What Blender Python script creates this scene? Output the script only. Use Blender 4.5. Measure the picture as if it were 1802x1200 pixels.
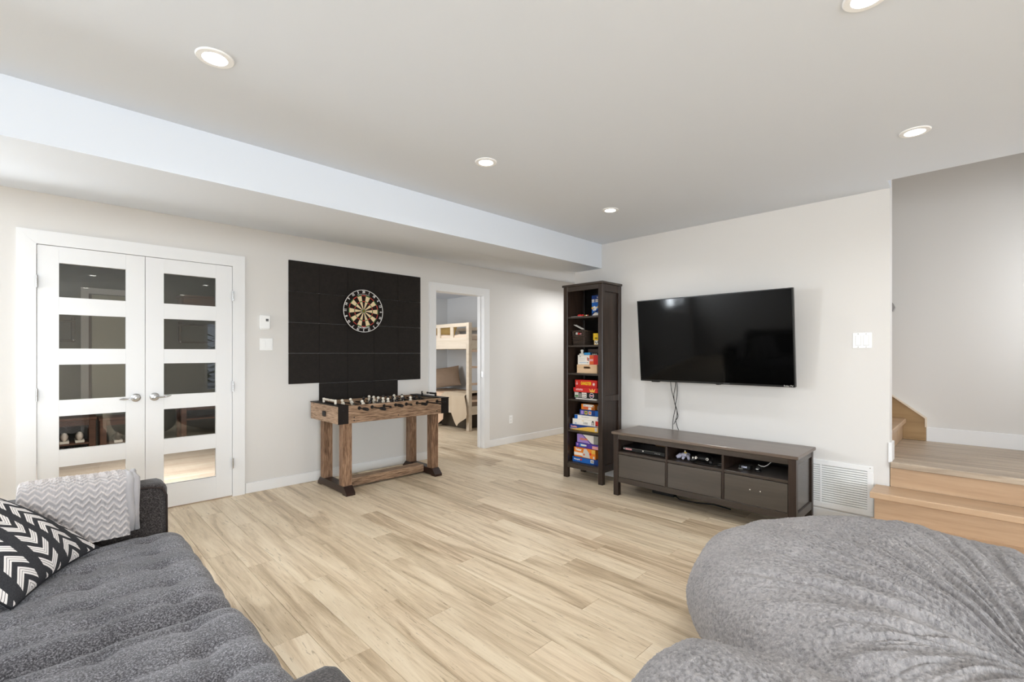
import bpy, bmesh, math, random
from mathutils import Vector, Matrix, noise as mnoise
random.seed(7)
PI = math.pi
S = bpy.context.scene
for o in list(bpy.data.objects):
    bpy.data.objects.remove(o)
C = S.collection

def srgb(r, g, b):
    def f(c):
        c /= 255.0
        return c / 12.92 if c <= .04045 else ((c + .055) / 1.055) ** 2.4
    return (f(r), f(g), f(b), 1.0)

# ------------------------------------------------------------------ camera
CAM_H = 1.28
cd = bpy.data.cameras.new('camera'); cam = bpy.data.objects.new('camera', cd); C.objects.link(cam)
cd.sensor_width = 36.0; cd.lens = 822.2 / 1802 * 36.0
cd.shift_x = 0.0; cd.shift_y = 21.6 / 1802
cd.clip_start = .05; cd.clip_end = 200
cam.location = (0, 0, CAM_H); cam.rotation_euler = (PI / 2, 0, math.radians(45.25 - 90))
S.camera = cam
# ------------------------------------------------------------------ world, exposure
S.view_settings.view_transform = 'Standard'; S.view_settings.look = 'None'
S.view_settings.gamma = 1.0; S.view_settings.use_curve_mapping = False
S.view_settings.exposure = -0.11
W = bpy.data.worlds.new('world'); S.world = W; W.use_nodes = True
W.node_tree.nodes['Background'].inputs[0].default_value = (.78, .86, 1.0, 1)
W.node_tree.nodes['Background'].inputs[1].default_value = 1.6
try:
    S.cycles.use_denoising = True
    S.cycles.max_bounces = 10; S.cycles.diffuse_bounces = 6; S.cycles.glossy_bounces = 4
    S.cycles.transmission_bounces = 6; S.cycles.transparent_max_bounces = 8
    S.cycles.sample_clamp_indirect = 6.0; S.cycles.caustics_reflective = False; S.cycles.caustics_refractive = False
except Exception:
    pass

def area(name, loc, rot, sx, sy, power, col=(1, 1, 1), shape='RECTANGLE', spread=PI):
    l = bpy.data.lights.new(name, 'AREA'); l.shape = shape; l.size = sx
    if shape in ('RECTANGLE', 'ELLIPSE'): l.size_y = sy
    l.energy = power; l.color = col; l.spread = spread
    o = bpy.data.objects.new(name, l); C.objects.link(o); o.location = loc; o.rotation_euler = rot
    return o
# daylight arriving through the room's windows (they stand in the wall behind the camera and in the left wall); the side one is added fill
area('daylight_patio_door', (-1.2, -4.78, 1.1), (-PI / 2 + .42, 0, PI), 2.4, 1.9, 290, (.86, .935, 1.0), spread=math.radians(125))
area('side_fill_light', (-2.78, -2.2, 1.35), (PI / 2 - .42, 0, -PI / 2), 4.0, 1.4, 80, (.86, .935, 1.0), spread=math.radians(125))  # unseen side source added as fill for the screen wall and corridor
area('daylight_window', (3.4, -7.0, 3.7), (math.radians(-60), 0, PI), 3.0, 1.8, 110, (.90, .95, 1.0))
area('daylight_small_window', (-1.9, 5.0, 1.6), (-PI / 2, 0, 0), .85, .8, 330, (.88, .945, 1.0))
POT_W = 5.6
BACKROOM_W = 52.0
BEDROOM_W = 8.0
STAIR_W = 5.0
CORRIDOR_W = 27.0

# ------------------------------------------------------------------ materials
MATS = {}
class NT:
    def __init__(s, name):
        s.m = bpy.data.materials.new(name); s.m.use_nodes = True; s.t = s.m.node_tree; s.n = s.t.nodes
        s.p = s.n['Principled BSDF']; s.out = s.n['Material Output']
    def new(s, ty, **k):
        n = s.n.new(ty)
        for a, b in k.items(): setattr(n, a, b)
        return n
    def link(s, a, b): s.t.links.new(a, b)
    def val(s, sock, v):
        if hasattr(v, 'is_linked') or isinstance(v, bpy.types.NodeSocket): s.link(v, sock)
        else: sock.default_value = v
    def math(s, op, a, b=0.0, c=None, clamp=False):
        n = s.new('ShaderNodeMath', operation=op, use_clamp=clamp); s.val(n.inputs[0], a); s.val(n.inputs[1], b)
        if c is not None: s.val(n.inputs[2], c)
        return n.outputs[0]
    def mix(s, f, a, b):
        n = s.new('ShaderNodeMix', data_type='RGBA'); s.val(n.inputs[0], f); s.val(n.inputs[6], a); s.val(n.inputs[7], b)
        return n.outputs[2]
    def noise(s, vec, scale, detail=3, rough=.5, dist=0.0):
        n = s.new('ShaderNodeTexNoise'); n.inputs['Scale'].default_value = scale; n.inputs['Detail'].default_value = detail
        n.inputs['Roughness'].default_value = rough; n.inputs['Distortion'].default_value = dist
        if vec is not None: s.link(vec, n.inputs['Vector'])
        return n.outputs['Fac']
    def ramp(s, f, stops):
        n = s.new('ShaderNodeValToRGB'); e = n.color_ramp.elements
        while len(e) < len(stops): e.new(.5)
        for i, (p, c) in enumerate(stops):
            e[i].position = p; e[i].color = c if len(c) == 4 else (*c, 1)
        s.link(f, n.inputs[0]); return n.outputs[0]
    def mapping(s, vec, scale=(1, 1, 1), loc=(0, 0, 0), rot=(0, 0, 0)):
        n = s.new('ShaderNodeMapping'); n.inputs['Scale'].default_value = scale; n.inputs['Rotation'].default_value = rot
        s.val(n.inputs['Location'], loc); s.link(vec, n.inputs['Vector']); return n.outputs[0]
    def obj(s): return s.new('ShaderNodeTexCoord').outputs['Object']
    def uv(s): return s.new('ShaderNodeTexCoord').outputs['UV']
    def pos(s): return s.new('ShaderNodeNewGeometry').outputs['Position']
    def bump(s, h, strength=.3, dist=.01):
        n = s.new('ShaderNodeBump'); n.inputs['Strength'].default_value = strength; n.inputs['Distance'].default_value = dist
        s.link(h, n.inputs['Height']); s.link(n.outputs[0], s.p.inputs['Normal'])
    def set(s, col=None, rough=None, spec=None, metal=None, **k):
        if col is not None: s.val(s.p.inputs['Base Color'], col)
        if rough is not None: s.val(s.p.inputs['Roughness'], rough)
        if spec is not None: s.p.inputs['Specular IOR Level'].default_value = spec
        if metal is not None: s.p.inputs['Metallic'].default_value = metal
        for a, b in k.items(): s.p.inputs[a].default_value = b

def M(name, col, rough=.5, spec=.5, metal=0.0, var=.0, vscale=8.0, bump=0.0, bscale=150.0, stretch=(1, 1, 1)):
    if name in MATS: return MATS[name]
    n = NT(name); n.set(col, rough, spec, metal)
    if var or bump:
        v = n.mapping(n.obj(), stretch)
        if var:
            f = n.noise(v, vscale, 4)
            a = tuple(max(0, c * (1 - var)) for c in col[:3]) + (1,); b = tuple(min(1, c * (1 + var)) for c in col[:3]) + (1,)
            n.set(n.ramp(f, [(.3, a), (.7, b)]))
        if bump: n.bump(n.noise(v, bscale, 3), bump, .004)
    MATS[name] = n.m
    return n.m

def wood(name, cols, axis, scale=1.0, rough=.45, spec=.4, contrast=(.3, .7), fine=.35, dist=1.2):
    """grain runs along axis; cols = dark, mid, light"""
    if name in MATS: return MATS[name]
    n = NT(name); st = [22 * scale] * 3; st[axis] = 1.5 * scale
    rnd = n.new('ShaderNodeObjectInfo').outputs['Random']
    cmb = n.new('ShaderNodeCombineXYZ'); k = n.math('MULTIPLY', rnd, 37.0)
    for i in range(3): n.link(k, cmb.inputs[i])
    v = n.mapping(n.obj(), tuple(st), cmb.outputs[0])
    a = n.noise(v, .35, 4, .55, dist); b = n.noise(v, 3.0, 3, .6, dist * .25)
    f = n.math('ADD', n.math('MULTIPLY', a, 1 - fine), n.math('MULTIPLY', b, fine))
    col = n.ramp(f, [(contrast[0], cols[0]), ((contrast[0] + contrast[1]) / 2, cols[1]), (contrast[1], cols[2])])
    n.set(col, rough, spec); n.bump(b, .12, .002)
    MATS[name] = n.m
    return n.m

WHITE_TRIM = M('white_trim_paint', srgb(234, 234, 234), .35, .4)
CEIL = M('ceiling_paint', srgb(219, 224, 231), .9, .2, bump=.03, bscale=300)
BEAM = CEIL
WALL = M('wall_paint', srgb(219, 216, 212), .8, .25, bump=.03, bscale=350)
WALL_BED = M('bedroom_paint', srgb(216, 217, 217), .85, .2)
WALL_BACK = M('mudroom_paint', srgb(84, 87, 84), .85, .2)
BLACKBROWN = wood('black_brown_stain', (srgb(32, 23, 18), srgb(48, 36, 29), srgb(66, 51, 41)), 2, .8, .32, .4)
BLACKBROWN_H = wood('black_brown_stain_long', (srgb(42, 34, 28), srgb(58, 49, 42), srgb(74, 64, 56)), 1, .8, .3, .45)
DARK_BACK = M('dark_hardboard', srgb(20, 17, 15), .7, .2)
OAK_X = wood('rustic_oak_long', (srgb(84, 62, 46), srgb(144, 116, 92), srgb(182, 152, 126)), 0, 2.5, .55, .25, (.36, .64), .72, .35)
OAK_Z = wood('rustic_oak_upright', (srgb(74, 52, 38), srgb(128, 98, 75), srgb(168, 136, 110)), 2, 2.5, .55, .25, (.36, .64), .72, .35)
OAK_Y = wood('rustic_oak_end', (srgb(104, 80, 62), srgb(164, 136, 112), srgb(196, 168, 144)), 1, 2.5, .55, .25, (.36, .64), .72, .35)
STAIR_Y = wood('honey_oak_tread', (srgb(158, 128, 100), srgb(184, 154, 124), srgb(202, 172, 142)), 1, .8, .38, .4, (.25, .75), .3)
LANDING_Y = wood('landing_oak', (srgb(128, 112, 96), srgb(170, 153, 134), srgb(200, 184, 162)), 1, 1.0, .4, .4, (.3, .7), .35)
STRINGER = wood('stringer_oak', (srgb(132, 104, 70), srgb(158, 128, 90), srgb(176, 146, 106)), 1, .8, .45, .35, (.25, .75), .3)
BLACK_PL = M('black_plastic', srgb(20, 18, 17), .45, .35)
BLACK_MET = M('black_bracket', srgb(26, 20, 17), .5, .22)
CHROME = M('satin_nickel', srgb(200, 200, 200), .22, .5, 1.0)
STEEL = M('dark_steel_rod', srgb(60, 56, 54), .3, .5, .8)
WHITE_PL = M('white_plastic', srgb(244, 244, 243), .4, .5)
RUBBER = M('black_rubber', srgb(20, 19, 19), .6, .4)
FOAM = M('black_foam', srgb(38, 34, 31), .8, .2, var=.15, vscale=40, bump=.5, bscale=260)
ESPRESSO = wood('espresso_foot', (srgb(24, 10, 6), srgb(40, 19, 12), srgb(58, 30, 20)), 1, 1.0, .35, .5)
CREAMWOOD = wood('pale_birch', (srgb(206, 190, 168), srgb(218, 204, 184), srgb(228, 214, 196)), 1, .8, .5, .3)

# ------------------------------------------------------------------ geometry helpers
class MB:
    def __init__(s): s.v = []; s.f = []; s.mi = []; s.uvs = None
    def add(s, vs, fs, mi=0):
        o = len(s.v); s.v += [tuple(p) for p in vs]
        for f in fs: s.f.append(tuple(i + o for i in f)); s.mi.append(mi)
        return s
    def box(s, x0, x1, y0, y1, z0, z1, b=0.0, mi=0):
        if x0 > x1: x0, x1 = x1, x0
        if y0 > y1: y0, y1 = y1, y0
        if z0 > z1: z0, z1 = z1, z0
        if b <= 0:
            vs = [(x, y, z) for x in (x0, x1) for y in (y0, y1) for z in (z0, z1)]
            return s.add(vs, [(0, 1, 3, 2), (4, 6, 7, 5), (0, 4, 5, 1), (2, 3, 7, 6), (0, 2, 6, 4), (1, 5, 7, 3)], mi)
        b = min(b, (x1 - x0) * .49, (y1 - y0) * .49, (z1 - z0) * .49)
        lo = (x0, y0, z0); hi = (x1, y1, z1); vs = []; idx = {}
        for c in range(8):
            sg = (c & 1, c >> 1 & 1, c >> 2 & 1)
            for ax in range(3):
                p = [0, 0, 0]
                for k in range(3):
                    p[k] = (hi[k] if sg[k] else lo[k]) if k == ax else (hi[k] - b if sg[k] else lo[k] + b)
                idx[c, ax] = len(vs); vs.append(p)
        fs = []
        for ax in range(3):
            u, w = (ax + 1) % 3, (ax + 2) % 3
            for sd in (0, 1):
                q = [sd << ax | a << u | d << w for a, d in ((0, 0), (1, 0), (1, 1), (0, 1))]
                fs.append([idx[c, ax] for c in (q if sd else q[::-1])])
        for ax in range(3):
            u, w = (ax + 1) % 3, (ax + 2) % 3
            for a in (0, 1):
                for d in (0, 1):
                    c0 = a << u | d << w; c1 = c0 | 1 << ax
                    q = [idx[c0, u], idx[c1, u], idx[c1, w], idx[c0, w]]
                    fs.append(q if (a ^ d) else q[::-1])
        for c in range(8):
            n = bin(c).count('1') % 2
            t = [idx[c, 0], idx[c, 1], idx[c, 2]]
            fs.append(t if n else t[::-1])
        return s.add(vs, fs, mi)
    def prism(s, poly, ax, a, d, mi=0):
        """poly: 2D points over the two other axes in cyclic order; extruded along ax from a to d"""
        u, w = (ax + 1) % 3, (ax + 2) % 3; n = len(poly); vs = []
        for e in (a, d):
            for p in poly:
                q = [0, 0, 0]; q[ax] = e; q[u] = p[0]; q[w] = p[1]; vs.append(q)
        fs = [tuple(range(n))[::-1], tuple(range(n, 2 * n))] + [(i, (i + 1) % n, n + (i + 1) % n, n + i) for i in range(n)]
        return s.add(vs, fs, mi)
    def ring(s, c, ax, up, r, n): 
        return [Vector(c) + ax * (math.cos(2 * PI * i / n) * r) + up * (math.sin(2 * PI * i / n) * r) for i in range(n)]
    def cyl(s, p0, p1, r, n=16, r2=None, mi=0):
        p0 = Vector(p0); p1 = Vector(p1); r2 = r if r2 is None else r2
        d = (p1 - p0).normalized(); t = Vector((0, 0, 1)) if abs(d.z) < .9 else Vector((1, 0, 0))
        u = d.cross(t).normalized(); w = d.cross(u)
        vs = s.ring(p0, u, w, r, n) + s.ring(p1, u, w, r2, n)
        fs = [tuple(range(n)), tuple(range(2 * n - 1, n - 1, -1))] + [((i + 1) % n, i, n + i, n + (i + 1) % n) for i in range(n)]
        return s.add(vs, fs, mi)
    def lathe(s, prof, c, d=(0, 0, 1), n=24, mi=0):
        """prof: (radius, height along d)"""
        d = Vector(d).normalized(); t = Vector((0, 0, 1)) if abs(d.z) < .9 else Vector((1, 0, 0))
        u = d.cross(t).normalized(); w = d.cross(u); vs = []; fs = []; c = Vector(c)
        for r, h in prof: vs += s.ring(c + d * h, u, w, max(r, 1e-5), n)
        for k in range(len(prof) - 1):
            for i in range(n):
                j = (i + 1) % n; fs.append((k * n + i, k * n + j, (k + 1) * n + j, (k + 1) * n + i))
        fs.append(tuple(range(n))); fs.append(tuple(range((len(prof) - 1) * n, len(prof) * n)))
        return s.add(vs, fs, mi)
    def tube(s, pts, r, n=8, mi=0, closed=False):
        pts = [Vector(p) for p in pts]; m = len(pts); vs = []; fs = []; u = None
        for i, p in enumerate(pts):
            a = pts[(i - 1) % m] if closed or i else p; b = pts[(i + 1) % m] if closed or i < m - 1 else p
            d = (b - a).normalized()
            if u is None:
                t = Vector((0, 0, 1)) if abs(d.z) < .9 else Vector((1, 0, 0)); u = d.cross(t).normalized()
            else: u = (u - d * u.dot(d)).normalized()
            w = d.cross(u); rr = r[i] if isinstance(r, (list, tuple)) else r
            vs += s.ring(p, u, w, rr, n)
        for k in range(m if closed else m - 1):
            for i in range(n):
                j = (i + 1) % n; k2 = (k + 1) % m
                fs.append((k * n + i, k * n + j, k2 * n + j, k2 * n + i))
        if not closed: fs += [tuple(range(n))[::-1], tuple(range((m - 1) * n, m * n))]
        return s.add(vs, fs, mi)
    def sphere(s, c, r, nu=16, nv=10, sc=(1, 1, 1), mi=0):
        vs = [(c[0], c[1], c[2] - r * sc[2])]; fs = []
        for j in range(1, nv):
            a = -PI / 2 + PI * j / nv
            for i in range(nu):
                b = 2 * PI * i / nu
                vs.append((c[0] + r * sc[0] * math.cos(a) * math.cos(b), c[1] + r * sc[1] * math.cos(a) * math.sin(b), c[2] + r * sc[2] * math.sin(a)))
        vs.append((c[0], c[1], c[2] + r * sc[2])); top = len(vs) - 1
        for i in range(nu):
            j = (i + 1) % nu
            fs.append((0, 1 + j, 1 + i)); fs.append((top, 1 + (nv - 2) * nu + i, 1 + (nv - 2) * nu + j))
            for k in range(nv - 2):
                fs.append((1 + k * nu + i, 1 + k * nu + j, 1 + (k + 1) * nu + j, 1 + (k + 1) * nu + i))
        return s.add(vs, fs, mi)
    def mesh(s, name, mats, off=(0, 0, 0), smooth=False, fix=True, angle=None):
        me = bpy.data.meshes.new(name); ox, oy, oz = off
        me.from_pydata([(x - ox, y - oy, z - oz) for x, y, z in s.v], [], s.f)
        for m in (mats if isinstance(mats, (list, tuple)) else [mats]): me.materials.append(m)
        if any(s.mi): me.polygons.foreach_set('material_index', s.mi)
        if s.uvs:
            l = me.uv_layers.new(name='UVMap')
            li = [0] * len(me.loops); me.loops.foreach_get('vertex_index', li)
            flat = []
            for i in li: flat += s.uvs[i]
            l.data.foreach_set('uv', flat)
        if fix and len(s.f) < 60000:
            bm = bmesh.new(); bm.from_mesh(me); bmesh.ops.recalc_face_normals(bm, faces=bm.faces); bm.to_mesh(me); bm.free()
        if smooth:
            me.polygons.foreach_set('use_smooth', [True] * len(me.polygons))
            if angle: me.set_sharp_from_angle(angle=math.radians(angle))
        me.update(); return me
    def build(s, name, mats, parent=None, smooth=False, local=False, angle=None, fix=True):
        off = (0, 0, 0) if (parent is None or local) else ROOT[parent]
        if parent is None and not local:
            off = s.base()
        me = s.mesh(name, mats, off, smooth, fix, angle)
        o = bpy.data.objects.new(name, me); C.objects.link(o)
        if parent is None: o.location = off; ROOT[o] = off
        else: o.parent = parent; ROOT[o] = (0, 0, 0) if local else ROOT[parent]
        return o
    def base(s):
        xs, ys, zs = zip(*s.v)
        return ((min(xs) + max(xs)) / 2, (min(ys) + max(ys)) / 2, min(zs))

ROOT = {}
def tag(o, label=None, cat=None, group=None, kind=None):
    if label: o['label'] = label
    if cat: o['category'] = cat
    if group: o['group'] = group
    if kind: o['kind'] = kind
    return o
def thing(name, label, cat, loc, group=None, kind=None):
    o = bpy.data.objects.new(name, None); C.objects.link(o); o.location = loc; o.empty_display_size = .05
    ROOT[o] = tuple(loc)
    return tag(o, label, cat, group, kind)
def struct(name, loc=(0, 0, 0)): return thing(name, None, None, loc, kind='structure')
def bx(*a, **k): return MB().box(*a, **k)
def copy_tree(o, parent=None):
    c = o.copy(); C.objects.link(c)
    if parent: c.parent = parent
    for ch in list(o.children): copy_tree(ch, c)
    return c

def text(s, size, mat, origin, right, up, parent, name='lettering', depth=.0006, align='CENTER', squash=1.0, bold=0.0):
    """flat lettering; origin = middle of the line (CENTER) or its start (LEFT); right/up = unit vectors"""
    cu = bpy.data.curves.new('t', 'FONT'); cu.body = s; cu.size = size; cu.align_x = align; cu.align_y = 'CENTER'
    cu.extrude = depth; cu.resolution_u = 2; cu.offset = bold
    o = bpy.data.objects.new('t', cu); C.objects.link(o)
    me0 = bpy.data.meshes.new_from_object(o.evaluated_get(bpy.context.evaluated_depsgraph_get()))
    bpy.data.objects.remove(o); bpy.data.curves.remove(cu)
    R = Vector(right); U = Vector(up); N = R.cross(U); O = Vector(origin); off = Vector(ROOT[parent])
    mb = MB(); mb.v = [tuple(O + R * (v.co.x * squash) + U * v.co.y + N * v.co.z) for v in me0.vertices]
    mb.f = [tuple(p.vertices) for p in me0.polygons]; mb.mi = [0] * len(mb.f)
    bpy.data.meshes.remove(me0)
    return mb.build(name, mat, parent, fix=False)
# ================================================================== SETTING
YW, XW, ZC = 4.74, 4.155, 2.43          # left wall plane, right (screen) wall plane, ceiling height
# floor: slab + planks
PW, PL, PX = .15, 1.22, .993
def floor_material():
    n = NT('maple_plank'); pos = n.pos()
    rnd = n.math('FRACT', n.math('ADD', n.new('ShaderNodeObjectInfo').outputs['Random'], n.new('ShaderNodeNewGeometry').outputs['Random Per Island']))
    r2 = n.math('FRACT', n.math('MULTIPLY', rnd, 7.31)); r3 = n.math('FRACT', n.math('MULTIPLY', rnd, 23.7))
    cmb = n.new('ShaderNodeCombineXYZ'); k = n.math('MULTIPLY', rnd, 91.0)
    for i in range(3): n.link(k, cmb.inputs[i])
    v = n.mapping(pos, (15, 1.15, 1), cmb.outputs[0]); v2 = n.mapping(pos, (70, 3.0, 1), cmb.outputs[0]); v3 = n.mapping(pos, (36, 2.4, 1), cmb.outputs[0])
    broad = n.noise(v, .62, 5, .6, 1.9); fine = n.noise(v2, 1.6, 6, .72, .9); crack = n.noise(v3, 1.3, 6, .66, 2.8)
    f = n.math('ADD', n.math('MULTIPLY', broad, .72), n.math('MULTIPLY', fine, .28))
    f = n.math('ADD', f, n.math('MULTIPLY', n.math('SUBTRACT', r2, .5), .17))
    col = n.ramp(f, [(.30, srgb(152, 131, 105)), (.41, srgb(191, 169, 141)), (.50, srgb(216, 196, 168)), (.62, srgb(232, 215, 189))])
    hue = n.mix(n.math('MULTIPLY', r3, .35), col, srgb(198, 182, 154))
    ck = n.ramp(crack, [(.60, (0, 0, 0)), (.645, (1, 1, 1))])
    col = n.mix(n.math('MULTIPLY', ck, .55), hue, srgb(126, 108, 84))
    n.set(col, n.math('ADD', n.math('MULTIPLY', fine, .12), .36), .38); n.bump(fine, .08, .002)
    return n.m
FLOOR = floor_material()
SUB = M('subfloor', srgb(70, 58, 46), .8, .2)
fl = struct('floor', (0, 0, -.06))
bx(-2.7, 7.5, -4.66, 8.2, -.06, -.0045).build('underlay', SUB, fl)
joints = {}
for e, y in ((1.592, 2.576), (1.436, 1.89), (1.295, 2.149), (1.06, 2.48), (2.345, 1.79), (2.484, 2.61), (.993, 3.095), (2.033, 1.413), (2.749, 1.893), (2.908, 1.405), (.84, 3.40)):
    joints[round((e - PX) / PW)] = y
pl_full = MB().box(-PW / 2 + .0006, PW / 2 - .0006, -PL / 2 + .0006, PL / 2 - .0006, -.004, 0, .0009).mesh('plank', FLOOR)
rs = random.Random(11); rest = MB(); nplank = 0
def put_plank(xc, w, y0, y1, own):
    global nplank
    if not own or nplank >= 296:
        rest.box(xc - w / 2 + .0006, xc + w / 2 - .0006, y0 + .0006, y1 - .0006, -.004, 0); return
    nplank += 1
    if abs(w - PW) < 1e-4 and abs(y1 - y0 - PL) < 1e-3: me = pl_full
    else: me = MB().box(-w / 2 + .0006, w / 2 - .0006, -(y1 - y0) / 2 + .0006, (y1 - y0) / 2 - .0006, -.004, 0, .0009).mesh('plank', FLOOR)
    o = bpy.data.objects.new('plank', me); C.objects.link(o); o.parent = fl; o.location = (xc, (y0 + y1) / 2, .06)
AZ = math.radians(45.25)
def inview(x, y):
    F = x * math.cos(AZ) + y * math.sin(AZ); r = x * math.sin(AZ) - y * math.cos(AZ)
    return F > .55 and abs(r / F) < 1.16
for k in range(-24, 42):
    x1 = PX + k * PW; xc = x1 - PW / 2
    ylo, yhi = -4.6, YW + .06
    if x1 > XW + .05: ylo = 3.0
    if 3.1 < xc < 6.1: yhi = 8.1
    if xc < -2.6 or xc > 7.3: continue
    y = joints.get(k, rs.uniform(0, PL)); y -= PL * math.ceil((y - ylo) / PL)
    while y < yhi:
        a, b = max(y, ylo), min(y + PL, yhi)
        if b - a > .02:
            own = inview(xc, b) or inview(xc, a) or inview(xc, (a + b) / 2)
            if (a + b) / 2 > YW + .2: own = 3.3 < xc < 5.4 and a < 6.5
            if xc > XW + .1 and (a + b) / 2 < YW: own = xc < 6.0
            if xc < .35 and b < 2.7: own = False
            if xc > 3.0 and b < 0.2: own = False
            put_plank(xc, PW, a, b, own)
        y += PL
tag(rest.build('planking', FLOOR, fl), kind='stuff')

# walls ------------------------------------------------------------
WT = .12; JT = .018
DX0, DX1, DZ = -.063, 1.167, 2.058      # double door opening
OX0, OX1, OZ = 3.372, 4.155, 2.05        # bedroom doorway
w = MB()
for x0, x1, z0, z1 in ((-2.7, -2.35, 0, 2.6), (-2.35, -1.45, 0, 1.2), (-2.35, -1.45, 2.0, 2.6), (-1.45, DX0 - JT, 0, 2.6), (DX0 - JT, DX1 + JT, DZ + JT, 2.6), (DX1 + JT, OX0 - JT, 0, 2.6), (OX0 - JT, OX1 + JT, OZ + JT, 2.6), (OX1 + JT, 7.5, 0, 2.6)):
    w.box(x0, x1, YW, YW + WT, z0, z1)
w.build('wall_left', WALL, struct('wall_left', (2, YW, 0)))
bpy.data.objects['wall_left.001'].name = 'plaster'
def wall(name, mats, *boxes):
    m = MB()
    for b in boxes: m.box(*b)
    o = m.build(name, mats); o['kind'] = 'structure'; return o
wall('wall_right', WALL, (XW, XW + WT, .459, 3.195, 0, 4.6), (XW, XW + WT, -4.6, -.75, 0, 4.6))
wall('wall_corridor', WALL, (7.4, 7.52, 3.05, YW, 0, 2.6), (XW + WT, 7.4, 3.05, 3.15, 0, 2.6))
wall('wall_back', WALL, (-2.72, -2.6, -4.6, -4.25, 0, 2.6), (-2.72, -2.6, -4.25, -.15, 0, .65), (-2.72, -2.6, -4.25, -.15, 2.05, 2.6), (-2.72, -2.6, -.15, YW, 0, 2.6))
wall('wall_near', WALL, (-2.72, -2.4, -4.72, -4.6, 0, 2.6), (-2.4, 0, -4.72, -4.6, 2.1, 2.6), (0, 2.85, -4.72, -4.6, 0, 2.6), (2.85, 4.05, -4.72, -4.6, 0, .3), (2.85, 4.05, -4.72, -4.6, 2.1, 2.6), (4.05, 4.28, -4.72, -4.6, 0, 2.6))
wall('ceiling', CEIL, (-2.72, 3.965, -4.72, YW, ZC, ZC + .1), (3.965, XW, .45, YW, ZC, ZC + .1), (3.965, XW + WT, -4.72, -.75, ZC, ZC + .1), (XW, 7.5, 3.195, YW, ZC, ZC + .1))
# stairwell
wall('wall_stairwell', WALL, (5.35, 5.47, -.87, 3.05, 0, 4.7), (XW + WT, 4.4, -.87, -.75, 0, 4.7), (4.4, 5.2, -.87, -.75, 0, 1.2), (4.4, 5.2, -.87, -.75, 2.3, 4.7), (5.2, 5.35, -.87, -.75, 0, 4.7), (3.845, 3.965, -.87, .57, 2.53, 4.7), (3.965, XW, .45, .57, 2.53, 4.7), (3.965, XW + WT, -.87, -.75, 2.53, 4.7), (XW + WT, 5.35, 2.95, 3.05, 0, 4.7))
wall('ceiling_stairwell', CEIL, (3.845, 5.47, -.87, 3.05, 4.7, 4.8))
area('stairwell_upper_fill', (4.75, .9, 4.55), (0, 0, 0), .8, 1.6, STAIR_W, (.97, .98, 1))  # unseen overhead lamp added to brighten the stairwell, no fixture
area('stairwell_side_fill', (4.80, -.90, 1.75), (-PI / 2, 0, PI), .75, 1.0, 15, (.93, .965, 1.0))  # unseen source added to brighten landing and stair wall from the right
area('corridor_fill', (5.6, 3.95, 2.27), (0, 0, 0), .9, .6, CORRIDOR_W, (.97, .985, 1))  # hidden lamp added to even out the corridor end, no fixture

# dropped beam: drops from the ceiling, flat underside, then rises gently back up to the left wall
prof = [(2.843, 2.178)]
for i in range(13):
    t = i / 12; y = 3.16 + (YW - 3.16) * t; s = t * t * (3 - 2 * t) * .35 + t * .65
    prof.append((y, 2.178 + (ZC - .002 - 2.178) * s))
prof.append((YW, ZC)); prof.append((2.843, ZC))
m = MB(); m.prism(prof, 0, -2.6, XW + .0)
o = m.build('trim_1', BEAM, smooth=True, angle=35); o['kind'] = 'structure'
m = MB(); m.prism([(3.195, 2.178)] + [p for p in prof if p[0] > 3.2] + [(3.195, ZC)], 0, XW + .0005, 7.4)
o = m.build('trim_2', BEAM, smooth=True, angle=35); o['kind'] = 'structure'

# bedroom and mudroom shells
wall('wall_bedroom', WALL_BED, (6.0, 6.1, YW + WT, 8.0, 0, 2.6), (2.4, 6.1, 8.0, 8.1, 0, 2.6), (2.3, 2.4, YW + WT, 8.0, 0, 2.6))
wall('ceiling_bedroom', CEIL, (2.4, 6.0, YW + WT, 8.0, ZC, ZC + .1))
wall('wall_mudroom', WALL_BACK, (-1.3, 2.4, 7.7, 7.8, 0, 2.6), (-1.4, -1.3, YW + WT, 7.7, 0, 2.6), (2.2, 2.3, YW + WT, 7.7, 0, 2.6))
wall('ceiling_mudroom', CEIL, (-1.3, 2.2, YW + WT, 7.7, ZC, ZC + .1))
MUDFLOOR = wood('pale_limed_plank', (srgb(190, 166, 146), srgb(222, 202, 186), srgb(238, 222, 210)), 0, .5, .5, .3)
wall('floor_mudroom', MUDFLOOR, (-1.3, 2.2, YW + .01, 7.7, -.004, .002))
area('mudroom_floor_fill', (.6, 5.7, 2.40), (0, 0, 0), .5, .5, BACKROOM_W, (1, .97, .94), spread=math.radians(96))  # added lamp, narrowed to brighten the mudroom floor, no fixture
area('bedroom_side_fill', (2.44, 6.7, 1.45), (PI / 2, 0, -PI / 2), 1.3, 1.1, 40, (.95, .97, 1.0))  # added fill panel for the bunk and far walls, no window here
area('bedroom_top_fill', (4.3, 6.0, 2.40), (0, 0, 0), .5, .5, BEDROOM_W, (1, .985, .96))  # added overhead fill for the bedroom, no fixture

# baseboards ---------------------------------------------------------
def baseboard(name, *segs):
    r = struct(name, (segs[0][0], segs[0][2], segs[0][4]))
    for (x0, x1, y0, y1, z0, z1) in segs: bx(x0, x1, y0, y1, z0, z1, b=.003).build('board', WHITE_TRIM, r)
baseboard('baseboard_left', (-2.6, -.17, YW - .014, YW, 0, .095), (1.272, 3.278, YW - .014, YW, 0, .095), (4.254, 7.4, YW - .014, YW, 0, .095))
baseboard('baseboard_right', (XW - .014, XW, .545, 3.21, 0, .108), (XW - .014, XW + .2, 3.195, 3.21, 0, .108))
baseboard('baseboard_landing', (5.335, 5.35, -.75, .345, .52, .648), (XW - .004, XW + WT, .445, .459, .52, .66), (XW - .014, XW, .445, .466, .52, .66))

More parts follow.
